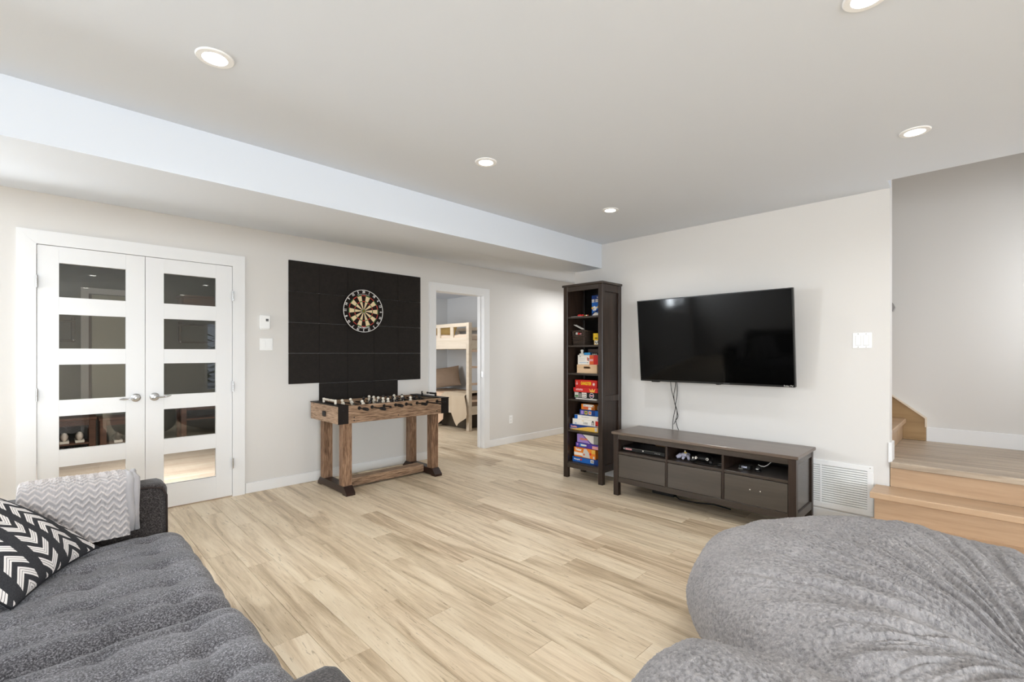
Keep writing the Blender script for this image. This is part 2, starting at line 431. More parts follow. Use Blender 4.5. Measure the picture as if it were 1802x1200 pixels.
# door casings -------------------------------------------------------
def casing(name, x0, x1, zt, wd, wr=None):
    """mitred flat casing round an opening x0..x1, head at zt, proud of the wall by 18 mm"""
    r = struct(name, (x0, YW, 0)); ya, yb = YW - .018, YW; wr = wr or wd
    MB().prism([(0, x0 - wd), (0, x0), (zt, x0), (zt + wd, x0 - wd)], 1, ya, yb).build('casing_side', WHITE_TRIM, r)
    MB().prism([(0, x1), (0, x1 + wr), (zt + wd, x1 + wr), (zt, x1)], 1, ya, yb).build('casing_side', WHITE_TRIM, r)
    MB().prism([(zt + .0006, x0), (zt + .0006, x1), (zt + wd, x1 + wr), (zt + wd, x0 - wd)], 1, ya, yb - .0005).build('casing_head', WHITE_TRIM, r)
    t = .018
    m = bx(x0 - t, x0, YW - .001, YW + WT + .006, 0, zt + t, b=.002); m.build('jamb_side', WHITE_TRIM, r)
    bx(x1, x1 + t, YW - .001, YW + WT + .006, 0, zt + t, b=.002).build('jamb_side', WHITE_TRIM, r)
    bx(x0, x1, YW - .001, YW + WT + .006, zt, zt + t, b=.002).build('jamb_head', WHITE_TRIM, r)
    return r
casing('trim_3', DX0, DX1, DZ, .099)
tr4 = casing('trim_4', OX0, OX1, OZ, .098)
bx(OX1 - .014, OX1, YW + .05, YW + .09, 0, OZ - .001, b=.002).build('door_stop', WHITE_TRIM, tr4)
bx(OX0, OX0 + .014, YW + .05, YW + .09, 0, OZ - .001, b=.002).build('door_stop', WHITE_TRIM, tr4)
bx(OX1 - .0015, OX1 + .0005, YW + .012, YW + .036, .96, 1.03).build('strike_plate', CHROME, tr4)

# glazed double doors --------------------------------------------------
def glass_mat():
    n = NT('door_glass'); n.n.remove(n.p)
    tr = n.new('ShaderNodeBsdfTransparent'); tr.inputs[0].default_value = (.80, .82, .80, 1)
    gl = n.new('ShaderNodeBsdfGlossy'); gl.inputs['Roughness'].default_value = .0; gl.inputs[0].default_value = (1, 1, 1, 1)
    fr = n.new('ShaderNodeFresnel'); fr.inputs[0].default_value = 1.62
    mx = n.new('ShaderNodeMixShader'); n.link(fr.outputs[0], mx.inputs[0]); n.link(tr.outputs[0], mx.inputs[1]); n.link(gl.outputs[0], mx.inputs[2])
    n.link(mx.outputs[0], n.out.inputs[0]); return n.m
GLASS = glass_mat()
DOORP = M('door_paint', srgb(233, 233, 233), .32, .45)
rows = [(1.689, 1.937), (1.314, 1.5635), (.938, 1.197), (.5745, .821), (.201, .451)]
def leaf(name, x0, x1, px0, px1, hs):
    """hs = +1: handle side is x1, hinges at x0"""
    y0, y1 = YW - .010, YW + .026; z0, z1 = .010, DZ - .0035
    r = struct(name, (x0, y0, z0))
    bx(x0, px0, y0, y1, z0, z1, b=.0015).build('stile', DOORP, r); bx(px1, x1, y0, y1, z0, z1, b=.0015).build('stile', DOORP, r)
    edges = [z1] + [e for q in rows for e in (q[1], q[0])] + [z0]
    for i in range(0, len(edges), 2): bx(px0, px1, y0 + .0002, y1 - .0002, edges[i + 1], edges[i]).build('rail', DOORP, r)
    for a, d in rows:
        bx(px0 - .004, px1 + .004, YW + .007, YW + .011, a - .004, d + .004).build('pane', GLASS, r)
    hx = x1 - .058 if hs > 0 else x0 + .058; hz = .928
    h = MB().lathe([(.0, 0), (.031, 0), (.033, .004), (.030, .009), (.022, .012), (.0, .0125)], (hx, y0, hz), (0, -1, 0), 28).build('door_handle', CHROME, r, smooth=True, angle=40)
    m = MB().lathe([(.012, .011), (.0105, .030), (.014, .042), (.016, .050), (.012, .058), (.0, .060)], (hx, y0, hz), (0, -1, 0), 20)
    sx = -hs
    pts = [(hx, y0 - .048, hz)] + [(hx + sx * t * .105, y0 - .048 + .010 * math.sin(t * 3), hz - .004 * math.sin(t * PI * 1.4) - .010 * t * t * (1 if hs > 0 else -.3)) for t in (.15, .3, .5, .7, .85, 1.0)]
    m.tube(pts, [.0095, .009, .0075, .007, .0085, .0065, .002], 10)
    m.build('lever', CHROME, h, smooth=True, angle=50)
    for hz in (1.79, .985, .30):
        hx0 = x0 - .002 if hs > 0 else x1 + .002
        hg = MB().cyl((hx0, y0 - .0215, hz - .045), (hx0, y0 - .0215, hz + .045), .006, 10)
        hg.cyl((hx0, y0 - .0215, hz - .015), (hx0, y0 - .0215, hz + .015), .0066, 10)
        hg.box(hx0 - .004, hx0 + .004, y0 - .0215, y0 + .001, hz - .044, hz + .044)
        hg.build('hinge', CHROME, r, smooth=True, angle=40)
    return r
leaf('door_1', DX0 + .003, .5475, .053, .428, +1)
leaf('door_2', .5505, DX1 - .003, .670, 1.039, -1)

# windows behind the camera ---------------------------------------------
PANE = NT('window_pane'); PANE.n.remove(PANE.p)
_t = PANE.new('ShaderNodeBsdfTransparent'); _g = PANE.new('ShaderNodeBsdfGlossy'); _g.inputs['Roughness'].default_value = 0
_m = PANE.new('ShaderNodeMixShader'); _m.inputs[0].default_value = .06
PANE.link(_t.outputs[0], _m.inputs[1]); PANE.link(_g.outputs[0], _m.inputs[2]); PANE.link(_m.outputs[0], PANE.out.inputs[0]); PANE = PANE.m
def window(name, x0, x1, z0, z1, ya, yb, splits=1):
    r = struct(name, (x0, ya, z0)); t = .06
    for b in ((x0, x0 + t, z0, z1), (x1 - t, x1, z0, z1), (x0 + t, x1 - t, z0, z0 + t), (x0 + t, x1 - t, z1 - t, z1)):
        bx(b[0], b[1], ya, yb, b[2], b[3], b=.004).build('frame', WHITE_TRIM, r)
    wd = (x1 - x0 - 2 * t) / splits; ym = (ya + yb) / 2
    for i in range(splits):
        a = x0 + t + i * wd
        if i: bx(a - .03, a + .03, ya + .02, yb - .02, z0 + t, z1 - t, b=.004).build('mullion', WHITE_TRIM, r)
        bx(a + (.03 if i else 0), a + wd - (.03 if i < splits - 1 else 0), ym - .003, ym + .003, z0 + t, z1 - t).build('pane', PANE, r)
window('window_1', 2.85, 4.05, .3, 2.1, -4.72, -4.6, 2)
window('window_2', -2.4, 0, .0, 2.1, -4.72, -4.6, 2)
r4 = struct('window_added_4', (-2.66, -4.25, .65))  # made-up window, put in to go with the side fill
for b in ((-4.25, -4.19, .65, 2.05), (-.21, -.15, .65, 2.05), (-4.19, -.21, .65, .71), (-4.19, -.21, 1.99, 2.05)): bx(-2.72, -2.6, b[0], b[1], b[2], b[3], b=.004).build('frame', WHITE_TRIM, r4)
for y in (-2.87, -1.53): bx(-2.70, -2.62, y - .03, y + .03, .71, 1.99, b=.004).build('mullion', WHITE_TRIM, r4)
for y0, y1 in ((-4.19, -2.90), (-2.84, -1.56), (-1.50, -.21)): bx(-2.663, -2.657, y0, y1, .71, 1.99).build('pane', PANE, r4)
window('window_added_5', 4.4, 5.2, 1.2, 2.3, -.87, -.75, 1)  # made-up window, put in to go with the stairwell side fill
window('window_3', -2.35, -1.45, 1.2, 2.0, YW, YW + WT, 1)

# stairs -----------------------------------------------------------------
st = struct('stairs', (3.6, .46, 0)); st.name = 'floor_stairs'
YL, YR = .458, -.748
for i, (xn, z) in enumerate(((3.66, .18), (3.885, .357))):
    yl = .533; xr = xn + .03
    nose = [(z - .04, xn + .004), (z - .036, xn), (z - .006, xn), (z, xn + .008), (z, xn + .26), (z - .04, xn + .26)]
    m = MB(); m.prism([(p[0], p[1]) for p in nose], 1, YR, yl if xn + .26 < XW else yl)
    if xn + .26 > XW:
        m = MB(); m.prism(nose[:3] + [(z, xn + .008), (z, XW - .001), (z - .04, XW - .001)], 1, YR, yl); m.box(XW - .002, 4.17, YR, YL - .004, z - .04, z)
    m.build('tread', STAIR_Y, st)
    bx(xr, xr + .02, YR, .512, z - .177 if i else 0, z - .04).build('riser', STAIR_Y, st)
    bx(xr + .02, XW - .001, .494, .512, (0, .18)[i], z - .04).build('side_cheek', WHITE_TRIM, st)
bx(4.150, 4.168, YR, YL - .003, .357, .490).build('riser', STAIR_Y, st)
bx(4.122, 4.185, YR, YL - .004, .490, .530, b=.005).build('nosing', LANDING_Y, st)
lw = .13; x = 4.186; i = 0
while x < 5.33:
    bx(x + .0006, min(x + lw, 5.335) - .0006, YR, YL - .004 if x < 4.27 else .505, .50, .530 + .0008 * (i % 2), b=.0012).build('landing_board', LANDING_Y, st); x += lw; i += 1
for k in range(7):                                     # upper flight rises away to the left behind the screen wall
    y0 = .50 + .235 * k; z = .532 + .177 * (k + 1)
    bx(4.278, 5.328, y0, y0 + .018, z - .177, z - .038).build('riser', STAIR_Y, st)
    bx(4.278, 5.328, y0 - .026, y0 + .245, z - .038, z, b=.006).build('tread', STAIR_Y, st)
bx(5.314, 5.329, .348, .4995, .5315, .546, b=.003).build('cove_strip', STRINGER, st)
MB().prism([(.345, .5305), (.66, .5305), (2.5, 1.95), (2.5, 2.44), (.345, .722)], 0, 5.33, 5.349).build('stringer', STRINGER, st)
MB().prism([(.340, .648), (.352, .648), (.352, .722), (2.5, 2.44), (2.5, 2.452), (.340, .728)], 0, 5.322, 5.3485).build('stringer_cap', CREAMWOOD, st)
hr = thing('handrail', 'short grey end of a sloping handrail showing past the wall corner above the stairs', 'handrail', (5.30, .56, 1.66))
GREYRAIL = M('grey_rail', srgb(150, 148, 146), .5, .4)
MB().prism([(.545, 1.683), (.56, 1.645), (2.4, 3.12), (2.4, 3.20), (.56, 1.722)], 0, 5.262, 5.312).build('rail', GREYRAIL, hr)
MB().cyl((5.35, .9, 1.93), (5.29, .9, 1.93), .008, 10).build('rail_bracket', CHROME, hr)
# ================================================================== CEILING LIGHTS
EMIT = NT('lamp_diffuser'); EMIT.set(srgb(255, 252, 246), .5); EMIT.p.inputs['Emission Color'].default_value = (1, .99, .97, 1); EMIT.p.inputs['Emission Strength'].default_value = 14; EMIT = EMIT.m
def pot(x, y, label):
    t = thing('ceiling_light', label, 'ceiling light', (x, y, ZC - .006), 'recessed ceiling lights')
    MB().lathe([(.043, -.002), (.043, -.006), (.062, -.0055), (.0655, -.002), (.0655, 0), (.043, 0)], (x, y, ZC), (0, 0, 1), 40).build('trim_ring', WHITE_PL, t, smooth=True, angle=40)
    MB().cyl((x, y, ZC - .0035), (x, y, ZC - .0005), .0435, 32).build('diffuser', EMIT, t, smooth=True, angle=40)
    a = area('lamp_light', (x, y, ZC - .012), (0, 0, 0), .085, .085, POT_W, (.97, .985, 1.0), 'DISK', math.radians(150))
for x, y, l in ((.459, 2.105, 'large round recessed ceiling light nearest the white dropped beam, above the sofa'),
                (1.866, 2.105, 'round recessed ceiling light in the middle of the ceiling, in line before the dartboard'),
                (3.20, 2.108, 'small round recessed ceiling light farthest back, above the tall dark bookcase'),
                (3.19, .25, 'round recessed ceiling light close to the edge of the stair opening'),
                (1.875, .265, 'round recessed ceiling light cut by the top edge of the photo')):
    pot(x, y, l)
for x, y in ((.459, .25), (-.95, 2.1), (-.95, .25), (.459, -1.6), (1.87, -1.6), (3.2, -1.6), (-.95, -1.6)):      # the rows go on behind the camera
    t = thing('ceiling_light', 'round recessed ceiling light, ' + {(.459, .25): 'straight above the camera', (-.95, 2.1): 'left of the sofa, in line with the front row', (-.95, .25): 'left of the camera', (.459, -1.6): 'behind the camera', (1.87, -1.6): 'behind the small bean bag', (3.2, -1.6): 'behind the huge bean bag', (-.95, -1.6): 'by the patio door'}[x, y], 'ceiling light', (x, y, ZC - .006), 'recessed ceiling lights')
    MB().lathe([(.043, -.002), (.043, -.006), (.062, -.0055), (.0655, -.002), (.0655, 0), (.043, 0)], (x, y, ZC), (0, 0, 1), 24).build('trim_ring', WHITE_PL, t, smooth=True, angle=40)
    MB().cyl((x, y, ZC - .0035), (x, y, ZC - .0005), .0435, 24).build('diffuser', EMIT, t, smooth=True, angle=40)
    area('lamp_light', (x, y, ZC - .012), (0, 0, 0), .085, .085, POT_W, (.97, .985, 1.0), 'DISK', math.radians(150))

# ================================================================== DARTBOARD WALL
cols = [1.646, 1.942, 2.243, 2.544, 2.843, 3.150]; rz = [2.186, 1.884, 1.582, 1.280, .976]
t = thing('dartboard_backing', 'black foam tile panel of square tiles fixed to the wall behind the dartboard', 'wall panel', (2.4, YW, .70))
def ftile(x0, x1, z0, z1):
    bx(x0 + .0008, x1 - .0008, YW - .0135, YW - .0005, z0 + .0008, z1 - .0008, b=.0025).build('foam_tile', FOAM, t)
for i in range(5):
    for j in range(4):
        dz = .004 * (i == 0) - .004 * (i == 4)
        ftile(cols[i], cols[i + 1], rz[j + 1] + (dz if j == 3 else 0), rz[j])
for i in (1, 2, 3): ftile(cols[i], cols[i + 1], .672, .976 - .0)
DBX, DBZ, DBY = 2.402, 1.733, YW - .014
d = thing('dartboard', 'round dartboard with cream, black, red and green segments on black foam tiles', 'dartboard', (DBX, DBY, DBZ))
SIS = M('black_sisal', srgb(30, 24, 22), .85, .2, bump=.2, bscale=500)
BR = .229
MB().lathe([(0, 0), (BR - .006, 0), (BR, .006), (BR, .033), (BR - .004, .038), (0, .038)], (DBX, DBY, DBZ), (0, -1, 0), 72).build('board_body', SIS, d, smooth=True, angle=35)
DC = [M('dart_cream', srgb(236, 214, 172), .85, .2), M('dart_black', srgb(38, 26, 22), .85, .2), M('dart_red', srgb(214, 60, 48), .8, .2), M('dart_green', srgb(44, 122, 50), .8, .2)]
yf = DBY - .0386
def P(r, a): return (DBX + r * math.sin(a), yf, DBZ + r * math.cos(a))
rad = [.0159, .099, .107, .162, .170]
nm = ('single_bed', 'triple_ring', 'single_bed', 'double_ring')
for k in range(20):
    a0, a1 = (k - .5) * PI / 10, (k + .5) * PI / 10
    for q in range(4):
        m = MB(); n = 5; vs = []
        for i in range(n):
            a = a0 + (a1 - a0) * i / (n - 1); vs += [P(rad[q] + (.0006), a), P(rad[q + 1] - .0006, a)]
        vs += [(x, y - .0012, z) for x, y, z in vs]; fs = []
        for i in range(n - 1):
            fs.append((2 * i + 10, 2 * i + 11, 2 * i + 13, 2 * i + 12)); fs.append((2 * i + 1, 2 * i + 3, 2 * i + 13, 2 * i + 11)); fs.append((2 * i, 2 * i + 10, 2 * i + 12, 2 * i + 2))
        fs += [(0, 1, 11, 10), (8, 18, 19, 9)]
        m.add(vs, fs); blk = k % 2 == 0
        m.build(nm[q], DC[(1 if blk else 0) if q in (0, 2) else (2 if blk else 3)], d)
MB().cyl((DBX, yf, DBZ), (DBX, yf - .0014, DBZ), .0157, 20).build('outer_bull', DC[3], d)
MB().cyl((DBX, yf - .001, DBZ), (DBX, yf - .002, DBZ), .0064, 16).build('bullseye', DC[2], d)
WIRE = M('number_wire', srgb(232, 230, 226), .35, .5)
SPW = M('spider_wire', srgb(120, 112, 100), .4, .5, .6)
MB().tube([(DBX + (BR - .004) * math.sin(a), yf - .003, DBZ + (BR - .004) * math.cos(a)) for a in [2 * PI * i / 64 for i in range(64)]], .0036, 6, closed=True).build('number_ring', WIRE, d, smooth=True)
m = MB()
for r in rad: m.tube([(DBX + r * math.sin(a), yf - .0022, DBZ + r * math.cos(a)) for a in [2 * PI * i / 40 for i in range(40)]], .0006, 4, closed=True)
for k in range(20):
    a = (k + .5) * PI / 10; m.cyl(tuple(Vector(P(.0159, a)) - Vector((0, .0022, 0))), tuple(Vector(P(.176, a)) - Vector((0, .0022, 0))), .0006, 4)
m.build('spider', SPW, d)
for k, s in enumerate('20 1 18 4 13 6 10 15 2 17 3 19 7 16 8 11 14 9 12 5'.split()):
    a = k * PI / 10; u = (math.sin(a), 0, math.cos(a)); r = (math.cos(a), 0, -math.sin(a))
    if 4 < k < 16 and False: u = tuple(-c for c in u); r = tuple(-c for c in r)
    text(s, .036, WIRE, tuple(Vector(P(.2035, a)) - Vector((0, .002, 0))), r, u, d, 'numeral', .0012, squash=.85, bold=.0012)
for i, ch in enumerate('DARTMOUTH'):
    a = PI + (4 - i) * .083; text(ch, .021, WIRE, tuple(Vector(P(.1805, a)) - Vector((0, .001, 0))), (-math.cos(a), 0, math.sin(a)), (-math.sin(a), 0, -math.cos(a)), d, 'lettering', .0006, bold=.0008)
m = MB(); pts = []
for i in range(40):
    a = -.40 + .8 * i / 39; rr = .1795 + .0045 * math.sin(i * 1.35) * (1.7 if i < 5 else 1); pts.append(tuple(Vector(P(rr, a)) - Vector((0, .001, 0))))
m.tube(pts, .0013, 4); m.build('script_mark', WIRE, d)

# ================================================================== SMALL WALL FITTINGS
t = thing('thermostat', 'small white wall thermostat with a grey display above the light switch', 'thermostat', (1.432, YW, 1.51))
bx(1.388, 1.477, YW - .030, YW, 1.507, 1.636, b=.006).build('housing', WHITE_PL, t)
bx(1.394, 1.470, YW - .012, YW - .0, 1.500, 1.508, b=.002).build('vent_lip', WHITE_PL, t)
bx(1.437, 1.461, YW - .0312, YW - .029, 1.578, 1.602).build('display', M('lcd_grey', srgb(104, 104, 104), .4, .4), t)
text('21', .016, M('lcd_ink', srgb(60, 60, 60)), (1.449, YW - .0314, 1.590), (1, 0, 0), (0, 0, 1), t, 'digits')
def switch2(name, label, cat, cx, z0, z1, face):
    """two-gang plate; face '-Y' on the left wall (cx = x) or '-X' on the right wall (cx = y)"""
    w2 = .057; zc = (z0 + z1) / 2
    f = (lambda a0, a1, d0, d1, q0, q1, b: bx(cx + a0, cx + a1, YW - d1, YW - d0, q0, q1, b=b)) if face == '-Y' else (lambda a0, a1, d0, d1, q0, q1, b: bx(XW - d1, XW - d0, cx - a1, cx - a0, q0, q1, b=b))
    t = thing(name, label, cat, (cx, YW, z0) if face == '-Y' else (XW, cx, z0))
    f(-w2, w2, 0, .0065, z0, z1, .003).build('plate', WHITE_PL, t)
    return t, f, zc
t, f, zc = switch2('light_switch', 'white double light switch under the thermostat on the left wall', 'switch', 1.449, 1.306, 1.421, '-Y')
f(-.040, -.007, .0065, .0095, zc - .033, zc + .033, .002).build('rocker', WHITE_PL, t); f(.007, .040, .0065, .0085, zc - .033, zc + .033, .002).build('rocker', WHITE_PL, t)
f(-.030, -.012, .0095, .0105, zc - .030, zc - .020, .001).build('slider', WHITE_PL, t)
t, f, zc = switch2('light_switch', 'white double rocker light switch on the wall right of the television', 'switch', .613, 1.315, 1.428, '-X')
for a in (-.038, .008):
    f(a - .002, a + .032, .0065, .0072, zc - .035, zc + .035, .001).build('rocker_shadow_rim', M('switch_shadow_line', srgb(205, 205, 205)), t)  # grey rim paints the shadow line round each rocker
    f(a, a + .030, .007, .0095, zc - .033, zc + .033, .002).build('rocker', WHITE_PL, t)
    for zz in (z_ for z_ in (zc - .047, zc + .047)): f(a + .012, a + .018, .0065, .0072, zz - .003, zz + .003, .001).build('screw', CHROME, t)
t = thing('wall_outlet', 'white electrical outlet low on the wall between doorway and bookcase', 'outlet', (4.672, YW, .28))
bx(4.637, 4.707, YW - .006, YW, .28, .395, b=.003).build('plate', WHITE_PL, t)
for zz in (.315, .36):
    s_ = bx(4.655, 4.689, YW - .008, YW - .005, zz - .014, zz + .014, b=.002).build('socket', WHITE_PL, t)
    bx(4.664, 4.667, YW - .0085, YW - .0078, zz - .004, zz + .006).build('slot', BLACK_PL, s_); bx(4.677, 4.680, YW - .0085, YW - .0078, zz - .004, zz + .006).build('slot', BLACK_PL, s_)
# return air grille
t = thing('air_grille', 'white louvred return air grille low on the wall between media unit and stairs', 'air grille', (XW, .9, .12))
GY0, GY1, GZ0, GZ1 = .547, 1.31, .121, .476
xa = XW - .012
for b in ((GY0, GY1, GZ1 - .038, GZ1), (GY0, GY1, GZ0, GZ0 + .032), (GY0, GY0 + .036, GZ0 + .032, GZ1 - .038), (GY1 - .036, GY1, GZ0 + .032, GZ1 - .038)):
    bx(xa, XW, b[0], b[1], b[2], b[3], b=.002).build('frame', WHITE_PL, t)
bx(XW - .0035, XW - .0005, GY0 + .03, GY1 - .03, GZ0 + .028, GZ1 - .03).build('duct_opening', M('duct_dark', srgb(90, 90, 90), .8), t)
bx(xa + .001, XW - .002, .860, .872, GZ0 + .032, GZ1 - .038, b=.001).build('mullion', WHITE_PL, t)
n = 17; h = (GZ1 - GZ0 - .070) / n
for (a, b2) in ((GY0 + .036, .860), (.872, GY1 - .036)):
    for i in range(n):
        z = GZ0 + .032 + i * h
        m = MB(); m.add([(xa + .002, a, z), (xa + .002, b2, z), (xa + .002, a, z + .0115), (xa + .002, b2, z + .0115), (XW - .004, a, z + .004), (XW - .004, b2, z + .004), (XW - .004, a, z + .0135), (XW - .004, b2, z + .0135)],
              [(0, 1, 3, 2), (4, 6, 7, 5), (2, 3, 7, 6), (0, 4, 5, 1), (0, 2, 6, 4), (1, 5, 7, 3)])
        m.build('louvre', WHITE_PL, t)
for yy in (.566, 1.29): MB().cyl((xa - .001, yy, GZ1 - .012), (xa + .001, yy, GZ1 - .012), .003, 8).build('screw', CHROME, t)

# ================================================================== FOOSBALL TABLE
t = thing('foosball_table', 'rustic wood foosball table with black corners standing below the dartboard', 'foosball table', (2.4, 4.29, 0))
FX0, FX1, FY0, FY1, FZ0, FZ1 = 1.803, 3.008, 3.99, 4.585, .652, .812
bx(FX0 + .02, FX1 - .02, FY0, FY0 + .022, FZ0, FZ1 - .001, b=.0015).build('side_panel', OAK_X, t)
bx(FX0 + .02, FX1 - .02, FY1 - .022, FY1, FZ0, FZ1 - .001, b=.0015).build('side_panel', OAK_X, t)
for x in (FX0, FX1 - .022):
    e = bx(x, x + .022, FY0 + .001, FY1 - .001, FZ0, FZ1 - .002, b=.0015).build('end_panel', OAK_Y, t)
    xf = x - .004 if x < 2.4 else x + .026
    yc, zc = 4.275, .725
    m = MB(); pts = [(yc + sx * .028 + .014 * math.cos(a), zc + sz * .012 + .014 * math.sin(a)) for sx, sz, a0 in ((1, 1, 0), (-1, 1, PI / 2), (-1, -1, PI), (1, -1, 1.5 * PI)) for a in (a0, a0 + PI / 4, a0 + PI / 2)]
    m.prism(pts, 0, min(xf, x + .002), max(xf, x + .02)); m.build('ball_return', M('ball_return_rim', srgb(70, 56, 46), .6, .2), e)
    pts2 = [(yc + (p[0] - yc) * .78, zc + (p[1] - zc) * .72) for p in pts]
    MB().prism(pts2, 0, xf - .0015, xf + .0015).build('ball_slot', BLACK_PL, e)
for x0, x1 in ((FX0 + .001, FX0 + .096), (FX1 - .096, FX1 - .001)):
    for y0, y1 in ((FY0 - .004, FY0 + .001), (FY1 - .001, FY1 + .004)):
        c = bx(x0, x1, y0, y1, FZ0 - .001, FZ1 - .003, b=.001).build('corner_plate', BLACK_MET, t)
        for zz in (FZ0 + .03, FZ1 - .04): MB().cyl(((x0 + x1) / 2, y0 - .0015 if y0 < 4.2 else y1 + .0015, zz), ((x0 + x1) / 2, y0, zz), .006, 8).build('bolt', RUBBER, c)
    bx(x0 - .006 if x0 < 2.4 else x0, x1 if x0 < 2.4 else x1 + .006, FY0 - .006, FY1 + .006, FZ1 - .004, FZ1 + .004, b=.001).build('corner_top', BLACK_MET, t)
for sx in (FX0 + .15, FX1 - .15, (FX0 + FX1) / 2):
    for zz in (FZ0 + .022, FZ0 + .05) if sx < 2 else (FZ0 + .03,): MB().cyl((sx, FY0 - .002, zz), (sx, FY0 + .001, zz), .006, 8).build('screw_cap', RUBBER, t)
bx(FX0 + .022, FX1 - .022, FY0 + .02, FY1 - .02, .690, .700).build('playfield', M('playfield_green', srgb(70, 112, 74), .5), t)
for x in (1.883, 2.842):
    bx(x, x + .084, 4.060, 4.144, .075, FZ0, b=.003).build('leg', OAK_Z, t); bx(x, x + .084, 4.470, 4.554, .075, FZ0, b=.003).build('leg', OAK_Z, t)
    m = MB(); pr = [(3.996, 0), (3.996, .022), (4.052, .076), (4.562, .076), (4.618, .022), (4.618, 0), (4.55, 0), (4.53, .012), (4.08, .012), (4.06, 0)]
    m.prism(pr, 0, x - .001, x + .085); m.build('foot', ESPRESSO, t)
bx(1.965, 2.843, 4.205, 4.330, .020, .094, b=.003).build('stretcher', OAK_X, t)
WPL = M('player_white', srgb(238, 228, 212), .4); BPL = M('player_black', srgb(34, 28, 26), .4)
def player(m, x, y, z, ang):
    ca, sa = math.cos(ang), math.sin(ang)
    def R(dx, dz): return (x + dx * ca - dz * sa, z + dx * sa + dz * ca)
    for a, b2, r0, r1 in ((-.052, -.02, .0095, .012), (-.02, .024, .0145, .018), (.024, .034, .018, .008)):
        p = R(0, a); q = R(0, b2); m.cyl((p[0], y, p[1]), (q[0], y, q[1]), r0, 8, r1)
    p = R(0, .047); m.sphere((p[0], y, p[1]), .015, 8, 6)
    p = R(.008, -.046); m.box(p[0] - .012, p[0] + .012, y - .010, y + .010, p[1] - .008, p[1] + .012)
rodx = [2.004, 2.130, 2.252, 2.376, 2.494, 2.618, 2.740, 2.860]
spec = [(1, 'W', .155, 1), (3, 'W', .21, 1), (2, 'B', .13, 0), (5, 'W', .135, 1), (3, 'B', .11, 0), (5, 'B', .155, 1), (2, 'W', .22, 0), (1, 'B', .18, 0)]
spec = [(1, 'W', .155, 1), (2, 'W', .23, 1), (3, 'B', .12, 0), (5, 'W', .12, 1), (5, 'B', .09, 0), (3, 'W', .16, 1), (2, 'B', .23, 0), (1, 'B', .15, 0)]
for k, x in enumerate(rodx):
    n, cl, out, hd = spec[k]; z = .782
    y0, y1 = FY0 - out, FY1 + (.12 if not hd else .06)
    r = MB().cyl((x, y0, z), (x, y1, z), .0065, 10).build('rod', STEEL, t, smooth=True, angle=40)
    MB().lathe([(0, 0), (.017, 0), (.017, .004), (.011, .014), (0, .014)], (x, FY0 + .002, z), (0, -1, 0), 14).build('bushing', BLACK_PL, r, smooth=True, angle=40)
    if hd: MB().lathe([(0, 0), (.010, 0), (.0145, .012), (.0145, .08), (.012, .086), (0, .087)], (x, y0 + .082, z), (0, -1, 0), 14).build('handle', BLACK_PL, r, smooth=True, angle=40)
    else: MB().lathe([(0, 0), (.009, 0), (.009, .016), (0, .017)], (x, y0 + .012, z), (0, -1, 0), 12).build('end_cap', BLACK_PL, r, smooth=True, angle=40)
    for i in range(n):
        m = MB(); span = FY1 - FY0 - .12
        y = FY0 + .06 + span * (i + .5) / n + (.03 if k % 3 == 0 else -.02)
        player(m, x, y, z, (.25, .45, -.35, .1, -.25, .05, .5, .9)[k]); m.build('player', WPL if cl == 'W' else BPL, r, smooth=True, angle=50)
    if hd != 1 or k == 3: pass
for x, cl in ((FX0 + .05, WPL), (FX1 - .05, BPL)):
    sc = thing_part = bx(x - .009, x + .009, 4.145, 4.160, FZ1 + .003, FZ1 + .046, b=.002).build('score_counter', cl if cl is WPL else BPL, t)
    bx(x - .009, x + .009, 4.400, 4.415, FZ1, FZ1 + .046, b=.002).build('counter_post', cl, sc)
    MB().cyl((x, 4.15, FZ1 + .034), (x, 4.41, FZ1 + .034), .004, 8).build('counter_rod', STEEL, sc)
    for i in range(10): MB().cyl((x, 4.165 + i * .0195 + (.03 if i > 4 else 0), FZ1 + .034), (x, 4.182 + i * .0195 + (.03 if i > 4 else 0), FZ1 + .034), .0105, 10).build('counter_bead', cl if i < 6 or cl is WPL else WPL, sc)
# ================================================================== BOOKCASE
t = thing('bookcase', 'tall narrow black-brown bookcase filled with board games', 'bookcase', (3.97, 2.83, 0))
BX0, BX1, BY0, BY1, BZ = 3.80, 4.136, 2.592, 3.074, 1.96
bx(BX0 - .012, BX1 + .002, BY0 - .012, BY1 + .012, BZ, BZ + .022, b=.004).build('top', BLACKBROWN_H, t)
for y0, y1 in ((BY0, BY0 + .052), (BY1 - .052, BY1)):
    for x0, x1 in ((BX0, BX0 + .045), (BX1 - .045, BX1)):
        bx(x0, x1, y0, y1, 0, BZ, b=.003).build('post', BLACKBROWN, t)
    ym = y0 + .022 if y0 == BY0 else y1 - .030
    bx(BX0 + .045, BX1 - .045, ym - .004, ym + .006, .16, BZ).build('side_panel', BLACKBROWN, t)
    ya, yb = (y0 + .002, y0 + .024) if y0 == BY0 else (y1 - .024, y1 - .002)
    for z0, z1 in ((BZ - .075, BZ), (.805, .865), (.115, .185)): bx(BX0 + .044, BX1 - .044, ya, yb, z0, z1, b=.002).build('side_rail', BLACKBROWN, t)
bx(BX0 + .004, BX0 + .024, BY0 + .051, BY1 - .051, 1.912, BZ, b=.002).build('front_rail', BLACKBROWN_H, t)
bx(BX0 + .004, BX0 + .024, BY0 + .051, BY1 - .051, .108, .150, b=.002).build('front_rail', BLACKBROWN_H, t)
bx(BX1 - .014, BX1 - .008, BY0 + .03, BY1 - .03, .12, BZ).build('back_panel', DARK_BACK, t)
bx(BX1 - .03, BX1 - .015, BY0 + .051, BY1 - .051, .08, .13, b=.002).build('rear_rail', BLACKBROWN_H, t)
SH = [1.653, 1.363, 1.078, .812, .494, .164]
